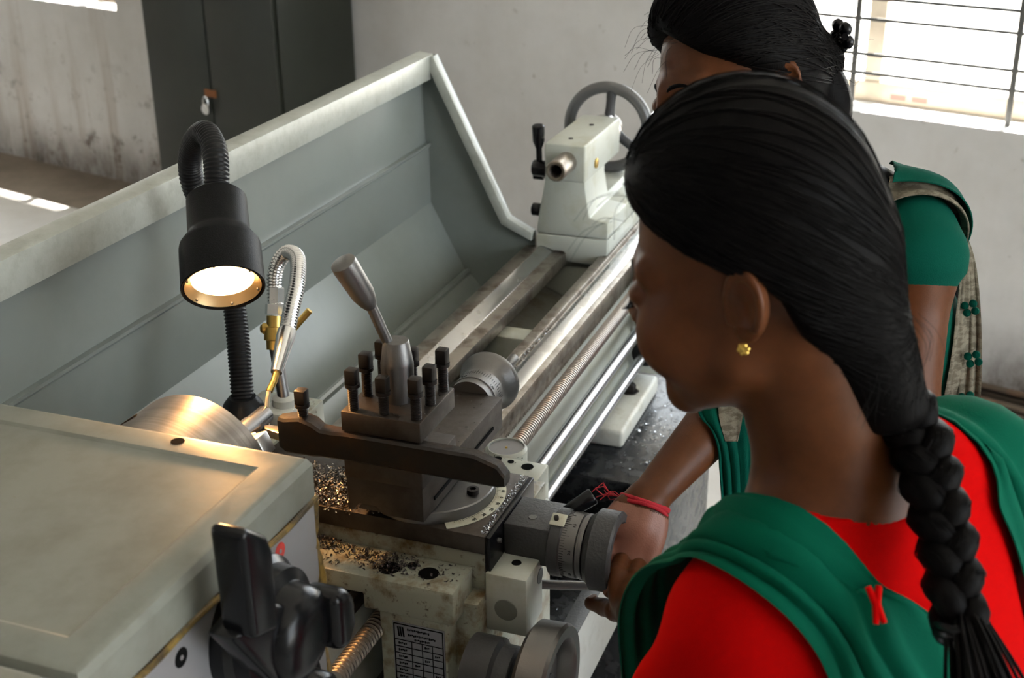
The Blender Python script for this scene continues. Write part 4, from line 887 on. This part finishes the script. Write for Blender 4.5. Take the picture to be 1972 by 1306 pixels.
def face_bits(H, parent, eyes=True):
    for s_ in (-1, 1):
        bp_ = project(H.skin, np.array([H.w((s_ * x, y, z)) for x, y, z in smooth_path([(.013, .0885, .0285), (.022, .0905, .033), (.034, .0850, .0345), (.047, .0735, .030)], 4)]), -.0009); g = G(); g.tube(list(bp_), list(np.interp(np.arange(13), [0, 4, 8, 12], [.0016, .0028, .0026, .0010])), 8); g.build('eyebrow', HAIR, parent, angle=180)
        g = G(); b = [np.array((s_ * x, y, z)) for x, y, z in ((.021, .0935, .002), (.028, .0955, -.0005), (.036, .0935, -.0005), (.045, .087, .002))]
        g.tube([H.w(q) for q in smooth_path(b, 4)], .0011, 6)
        for q in smooth_path(b, 5): g.tube([H.w(q), H.w(q + np.array((s_ * .001, .004, -.0015))), H.w(q + np.array((s_ * .002, .0075, -.001)))], [.0004, .0003, .0001], 4)
        g.build('eyelashes', HAIR, parent, angle=180)
        if eyes:
            g = G(); c = H.w((s_ * .0325, .0795, .0045)); g.lathe(c - H.R @ np.array([0, .0118, 0]) * H.sc, tuple(H.R @ np.array([0, 1, 0])), [(0.0235 * H.sc * .5 * (1 - math.cos(t)), .01175 * H.sc * math.sin(t) + 1e-4) for t in np.linspace(0, PI, 14)], 20); e = g.build('eye', EYEW, parent, angle=180)
face_bits(H1, W1)
g = G(); g.lathe((1.2735, .384, .9395), (.15, .35, 1), [(-.001, .0052), (.0006, .005), (.001, .003)], 16); g.build('thumb_nail', NAIL, W1)
lines = []
for i in range(12):
    s_ = np.array((rng.uniform(-.065, -.02), rng.uniform(.05, .085), rng.uniform(.055, .10))) if i < 12 else np.array((-.072, rng.uniform(.015, .045), rng.uniform(.015, .045)))
    dlt = np.array((rng.uniform(-.03, 0), rng.uniform(.0, .035), rng.uniform(-.035, .02))) if i < 12 else np.array((rng.uniform(-.004, .004), rng.uniform(.0, .02), -rng.uniform(.03, .06)))
    o_ = 1.06; lines.append([H1.w(s_), H1.w(s_ * o_ + dlt * .5), H1.w(s_ * o_ + dlt + np.array((0, 0, -.006)))])
for i in range(60):
    s_ = np.array((rng.uniform(-.05, .05), rng.uniform(-.11, -.07), -.06)); lines.append([H1.w(s_), H1.w(s_ + np.array((rng.normal() * .01, -.012, -.02))), H1.w(s_ + np.array((rng.normal() * .02, -.004, -.045 + rng.normal() * .01)))])
wisps(lines, 'stray_hairs', W1)
g = G(); qv = (0.7910, 0.0373, 1.3240); pr_ = project(full1, np.array([(0.8171, 0.0392, 1.3065)]), .016)[0]
nrm = np.array([-.8, -.3, .5]); nrm /= np.linalg.norm(nrm); uu = np.cross(nrm, U1); uu /= np.linalg.norm(uu); vv = np.cross(uu, nrm)
for sgn in (-1, 1): g.tube([pr_ + vv * .013 - uu * .004 * sgn, pr_, pr_ - vv * .013 - uu * .003 * sgn + nrm * .002], [.0022, .003, .002], 8)
g.build('red_tassel', RED, W1)
print('W1 done')
# ---- second woman: green kurta with a beige scarf, leaning in behind the first
W2 = thing('person', 'woman in a green kurta with beige scarf and hair clip, reaching down to the handwheel', 'person', (1.66, -.02, 0))
H2 = Head((1.459, .282, 1.507), headrot(-41, 10, 12), .95)
SL2 = np.array((1.5463, 0.0797, 1.3033)); SR2 = np.array((1.7075, 0.2183, 1.1860)); NB2 = (SL2 + SR2) / 2 + np.array([0, 0, .055])
R2 = SR2 - SL2; R2 /= np.linalg.norm(R2); F2 = np.array([-R2[1], R2[0], 0]); F2 /= np.linalg.norm(F2); U2 = np.cross(R2, F2)
def b2(x, y, z): return NB2 + R2 * x + F2 * y + np.array([0, 0, 1.]) * z
EL2 = np.array((1.4837, 0.0670, 1.1329)); WL2 = np.array((1.5053, 0.1650, 1.0334)); WR2 = np.array((1.3587, 0.3456, 1.0283)); ER2 = np.array((1.5931, 0.2474, 1.1267)); KN2 = np.array((1.3079, 0.3519, 0.9740))
PV2 = b2(.02, -.12, -.43); K2L = b2(-.09, -.10, -.80); K2R = b2(.09, -.10, -.80); A2L = b2(-.09, -.14, 0); A2R = b2(.09, -.14, 0)
for q in (A2L, A2R): q[2] = .075
def torso2(p, e=0.):
    th_ = .2; A_ = np.stack([R2, F2 * math.cos(th_) - U2 * math.sin(th_), F2 * math.sin(th_) + U2 * math.cos(th_)], 1)
    d = ell(p, b2(0, -.03, -.12), (.118 + e, .085 + e, .15 + e), A_)
    d = smin(d, cap(p, SL2, SR2, .048 + e, .048 + e), .05)
    d = smin(d, cap(p, b2(-.07, -.02, .0), b2(.07, -.02, .0), .038 + e, .038 + e), .05)
    d = smin(d, ell(p, b2(-.06, .05, -.18), (.06 + e, .05 + e, .06 + e)), .04); d = smin(d, ell(p, b2(.06, .05, -.18), (.06 + e, .05 + e, .06 + e)), .04)
    d = smin(d, ell(p, b2(0, -.075, -.30), (.10 + e, .08 + e, .13 + e), A_), .06)
    return smin(d, ell(p, PV2, (.145 + e, .115 + e, .13 + e), A_), .07)
dirw = (KN2 - WR2) / np.linalg.norm(KN2 - WR2); wid = np.cross(dirw, np.array([-.86, -.33, .40])); wid /= np.linalg.norm(wid); pnm = np.cross(wid, dirw)
if pnm[0] > 0: pnm = -pnm
if wid[1] < 0: wid = -wid                  # towards the thumb side
def hand2(p):
    c = (WR2 + KN2) / 2; A_ = np.stack([wid, dirw, pnm], 1)
    d = ell(p, c + dirw * .010, (.036, .046, .0145), A_)
    d = smin(d, cap(p, WR2, WR2 + dirw * .03, .0235, .024), .02)
    d = smin(d, ell(p, c + wid * .020 - dirw * .012 + pnm * .008, (.016, .028, .013), A_), .008)
    d = smin(d, ell(p, c - wid * .022 - dirw * .006 + pnm * .006, (.012, .030, .010), A_), .008)
    for k, x in enumerate((.027, .009, -.009, -.026)):
        kn = KN2 + wid * x + dirw * (.002 if k in (1, 2) else -.006)
        a = kn + dirw * .030 + pnm * .010; b = a + dirw * .010 + pnm * .018 + wid * .004; e = b - dirw * .008 + pnm * .016
        d = smin(d, finger(p, [c + wid * x * .7 + dirw * .01, kn, a, b, e], .0105, .0075), .0045)
    t0 = c + wid * .024 - dirw * .02 + pnm * .004; t1 = c + wid * .043 + dirw * .012 + pnm * .014; t2 = t1 + dirw * .026 + wid * .004 + pnm * .008; t3 = t2 + dirw * .022 - wid * .003 + pnm * .004
    return smin(d, finger(p, [t0, t1, t2, t3], .0135, .0088), .008)
def body2(p):
    d = torso2(p); d = smin(d, cap(p, H2.w((0, -.026, -.045)), b2(0, -.01, -.02), .052, .056), .04)
    d = smin(d, cap(p, SL2, EL2, .047, .039), .03); d = smin(d, cap(p, EL2, WL2, .037, .024), .02); d = smin(d, cap(p, WL2, WL2 + np.array([-.04, .07, -.03]), .026, .018), .02)
    d = smin(d, cap(p, SR2, ER2, .044, .037), .03); d = smin(d, chain(p, [ER2, ER2 * .65 + WR2 * .35, WR2], [.036, .037, .0215], .01), .02)
    for a, b, c in ((b2(-.08, -.12, -.44), K2L, A2L), (b2(.08, -.12, -.44), K2R, A2R)):
        d = smin(d, cap(p, a, b, .075, .052), .04); d = smin(d, cap(p, b, c, .05, .034), .03); d = smin(d, cap(p, c - U1 * .04, c + np.array([0, 0, -.045]) + F2 * .14, .034, .026), .03)
    d = smin(d, H2.skin(p), .018); return smin(d, hand2(p), .010)
hc2 = H2.w((0, 0, 0)); hm = (WR2 + KN2) / 2
lo2 = np.minimum.reduce([SL2, SR2, EL2, ER2, WL2, WR2, PV2, A2L, A2R]) - .2; hi2 = np.maximum.reduce([SL2, SR2, EL2, ER2, WL2, PV2]) + .2
lo2[2] = .02; hi2[2] = hc2[2] - .12
class Cut:                                              # the coarse patch stops where the fine hand patch begins
    pass
body2c = lambda p: smax(body2(p), .03 - np.linalg.norm(p - (hm + dirw * .03), axis=1) + .045, .001)
pb2 = skin_object([nets(body2, hc2 - .155, hc2 + .155, .0028), nets(body2, hm - .105, hm + .105, .002), nets(body2c, lo2, hi2, .0062)], 'body', SKIN, W2)
pb2.data.materials.append(PALM); o_ = np.array(ORG['person.001']); cnt = 0
for pl_ in pb2.data.polygons:
    c = np.array(pl_.center) + o_; n_ = np.array(pl_.normal)
    if np.linalg.norm(c - (hm + dirw * .02)) < .075 and n_ @ pnm > .25 and (c - WR2) @ dirw > .012: pl_.material_index = 1
def kurta2(p):
    d = torso2(p, .011)
    sl = cap(p, SL2, SL2 * .45 + EL2 * .55, .055, .060); ax_ = (EL2 - SL2) / np.linalg.norm(EL2 - SL2)
    sl = smax(sl, (p - SL2) @ ax_ - .004, .004) + .003 * np.sin((p @ np.array([.6, .5, .3])) * 130)
    sr = smax(cap(p, SR2, SR2 * .45 + ER2 * .55, .062, .068), (p - SR2) @ ((ER2 - SR2) / np.linalg.norm(ER2 - SR2)) - .12, .004)
    d = smin(d, smin(sl, sr, .01), .025)
    sk = smax(cap(p, b2(0, -.11, -.46), b2(0, -.10, -.80), .16, .20), b2(0, 0, -.82)[2] - p[:, 2], .01)
    d = smin(d, sk, .08)
    nk = p - b2(.012, .02, .035); hole = (np.sqrt(((nk @ R2) / .072) ** 2 + ((nk @ F2) / .088) ** 2) - 1) * .072
    return smax(d, -np.maximum(hole, -(nk @ np.array([0, 0, 1.]) + .07)), .005)
k2 = skin_object([nets(kurta2, lo2 + np.array([0, 0, .40]), np.r_[hi2[:2], NB2[2] + .12], .0055)], 'kurta', GREEN2, W2)
tr2 = lambda p: smin(cap(p, K2L + np.array([0, 0, .25]), A2L + np.array([0, 0, .03]), .085, .055), cap(p, K2R + np.array([0, 0, .25]), A2R + np.array([0, 0, .03]), .085, .055), .02)
skin_object([nets(tr2, np.minimum(A2L, A2R) - .2, np.maximum(K2L, K2R) + np.array([.2, .2, .3]), .009)], 'trousers', DARKCLOTH, W2)
hair2 = lambda p: H2.hair(p, .016, (0, -.112, .01), -.075, .018, ka=.026)
skin_object([nets(hair2, hc2 - .2, hc2 + .2, .0034)], 'hair', HAIR, W2)
def st2():
    x = rng.uniform(-.085, .085); return (x, .02 + .075 * (1 - abs(x) / .09), .05 + .03 * (1 - abs(x) / .09) + rng.uniform(-.02, .08)), rng.normal() * .04
hairstrands(H2, hair2, st2, (0, -.11, .015), 330, .0009, 'combed_strands', HAIRS, W2)
# hair behind the neck, claw clip
tl = [H2.w((0, -.100, .01)), H2.w((-.005, -.112, -.04)), H2.w((-.01, -.095, -.10)), b2(.0, -.085, .02), b2(-.01, -.125, -.07), b2(-.01, -.145, -.20)]
g = G(); g.tube(smooth_path(tl, 6), list(np.linspace(.030, .022, 31)), 14)
for i in range(50):
    j = rng.normal(size=3) * .006; g.tube(smooth_path([np.array(q) + j * (1 + .4 * k) for k, q in enumerate(tl)], 4), .0011, 4, cap=False)
g.build('pony_tail', HAIR, W2, angle=80)
cp_ = H2.w((-.02, -.135, .035)); g = G()
for k in range(5):
    a = 2 * PI * k / 5; q = cp_ + H2.R @ np.array([.012 * math.cos(a), -.003, .012 * math.sin(a)]); g.lathe(q, tuple(H2.R @ np.array([0, -1, 0])), [(-.006, .002), (-.004, .007), (.001, .0085), (.005, .006), (.006, .001)], 14)
g.tube([cp_ + H2.R @ np.array([-.018, .004, 0]), cp_ + H2.R @ np.array([0, -.012, 0]), cp_ + H2.R @ np.array([.018, .004, 0])], .004, 10); g.build('hair_clip', blackpl, W2, angle=60)
face_bits(H2, W2)
full2 = lambda p: np.minimum(kurta2(p), body2(p))
Z_ = np.array([0, 0, 1.])
bd = -U1 * 0 - F2 * .03
s2 = scarf([((1.6308, 0.1172, 1.3906), (1.5476, 0.1011, 1.3489)), ((1.6479, 0.0847, 1.3757), (1.5596, 0.0795, 1.3570)), ((1.6663, 0.0489, 1.3358), (1.5810, 0.0522, 1.3306)), ((1.6559, 0.0194, 1.2895), (1.6096, 0.0312, 1.2870)), ((1.6159, 0.0002, 1.2377), (1.5970, 0.0303, 1.2341)), ((1.5834, -0.0127, 1.1697), (1.5733, 0.0272, 1.1681)), ((1.5538, -0.0185, 1.1138), (1.5471, 0.0249, 1.1097)), ((1.5035, -0.0238, 1.0261), (1.5050, 0.0218, 1.0164))],
           full2, .006, 34, 4, .003, 'dupatta', BEIGE, W2, hang=lambda u: np.clip((u - .38) / .12, 0, 1), seed=2, smooth=3)
s3 = scarf([((1.6200, 0.1282, 1.3763), (1.5612, 0.1186, 1.3672)), ((1.6353, 0.0786, 1.3687), (1.5743, 0.0764, 1.3611)), ((1.6539, 0.0451, 1.3313), (1.5946, 0.0486, 1.3318)), ((1.6700, 0.0207, 1.2832), (1.6287, 0.0275, 1.2876)), ((1.6660, 0.0093, 1.2527), (1.6421, 0.0160, 1.2570))],
           full2, .010, 16, 2, .002, 'green_border', GREEN2, W2, hang=lambda u: np.clip((u - .6) / .2, 0, 1), seed=4, smooth=3)
s4 = scarf([((1.6561, 0.2309, 1.2364), (1.6456, 0.2815, 1.2047)), ((1.5764, 0.2463, 1.1778), (1.5474, 0.3123, 1.1440)), ((1.5154, 0.2438, 1.1321), (1.4852, 0.3173, 1.1270)), ((1.4739, 0.2376, 1.0877), (1.4535, 0.3053, 1.0991)), ((1.4466, 0.2323, 1.0372), (1.4444, 0.2804, 1.0718)), ((1.4167, 0.2247, 0.9667), (1.4138, 0.2617, 0.9906))],
           full2, .005, 30, 4, .004, 'dupatta_front', GREEN2, W2, hang=lambda u: np.clip((u - .15) / .15, 0, 1), seed=6, smooth=3)
s5 = scarf([((1.5134, 0.2659, 1.1583), (1.4938, 0.2906, 1.1488)), ((1.4856, 0.2572, 1.1291), (1.4687, 0.2860, 1.1287)), ((1.4610, 0.2535, 1.1056), (1.4486, 0.2778, 1.1039)), ((1.4478, 0.2546, 1.0832), (1.4407, 0.2686, 1.0843))],
           full2, .005, 14, 2, .002, 'dupatta_lining', BEIGE, W2, hang=lambda u: u * 0 + 1, seed=7, smooth=2)
for i in range(3):
    c = ((1.5942, 0.0085, 1.2354), (1.5674, -0.0031, 1.1807), (1.5443, -0.0024, 1.1367))[i]; g = G()
    for k in range(4): a = k * PI / 2 + .4; g.lathe(np.array(c) + np.array([0, .007 * math.cos(a), .007 * math.sin(a)]), (-.9, .1, .2), [(-.002, .002), (-.001, .005), (.002, .0045), (.003, .001)], 10)
    g.build('green_tassel', GREEN2, W2, angle=60)
# red thread round the wrist
g = G(); wc = WR2 + dirw * .004
for k in range(4):
    off = dirw * (.0035 * k - .004); g.tube([wc + off + wid * (.0295 * math.cos(a)) + pnm * (.0275 * math.sin(a)) + dirw * .004 * math.sin(a + k) for a in np.linspace(0, 2 * PI, 26)], .0028, 8)
for k in range(9):
    e = wc + wid * (.027 + .002 * k % 3) ; g.tube([e, e + wid * .012 + dirw * rng.normal() * .006 + pnm * rng.normal() * .005, e + wid * .022 + dirw * rng.normal() * .010 + pnm * rng.normal() * .008], .0006, 5)
g.build('wrist_thread', THREAD, W2, angle=80)
lines = []
for i in range(20):
    s_ = np.array((rng.uniform(-.06, .04), rng.uniform(.06, .088), rng.uniform(.06, .11))); dlt = np.array((rng.uniform(-.01, .03), rng.uniform(.01, .04), rng.uniform(-.03, .02)))
    lines.append([H2.w(s_), H2.w(s_ * 1.06 + dlt * .5), H2.w(s_ * 1.06 + dlt + np.array((0, 0, -.012)))])
for i in range(40):
    s_ = np.array((rng.uniform(-.07, .0), rng.uniform(-.12, -.09), rng.uniform(-.02, .08))); lines.append([H2.w(s_), H2.w(s_ * 1.12 + rng.normal(size=3) * .006), H2.w(s_ * 1.16 + rng.normal(size=3) * .014)])
wisps(lines, 'stray_hairs', W2)
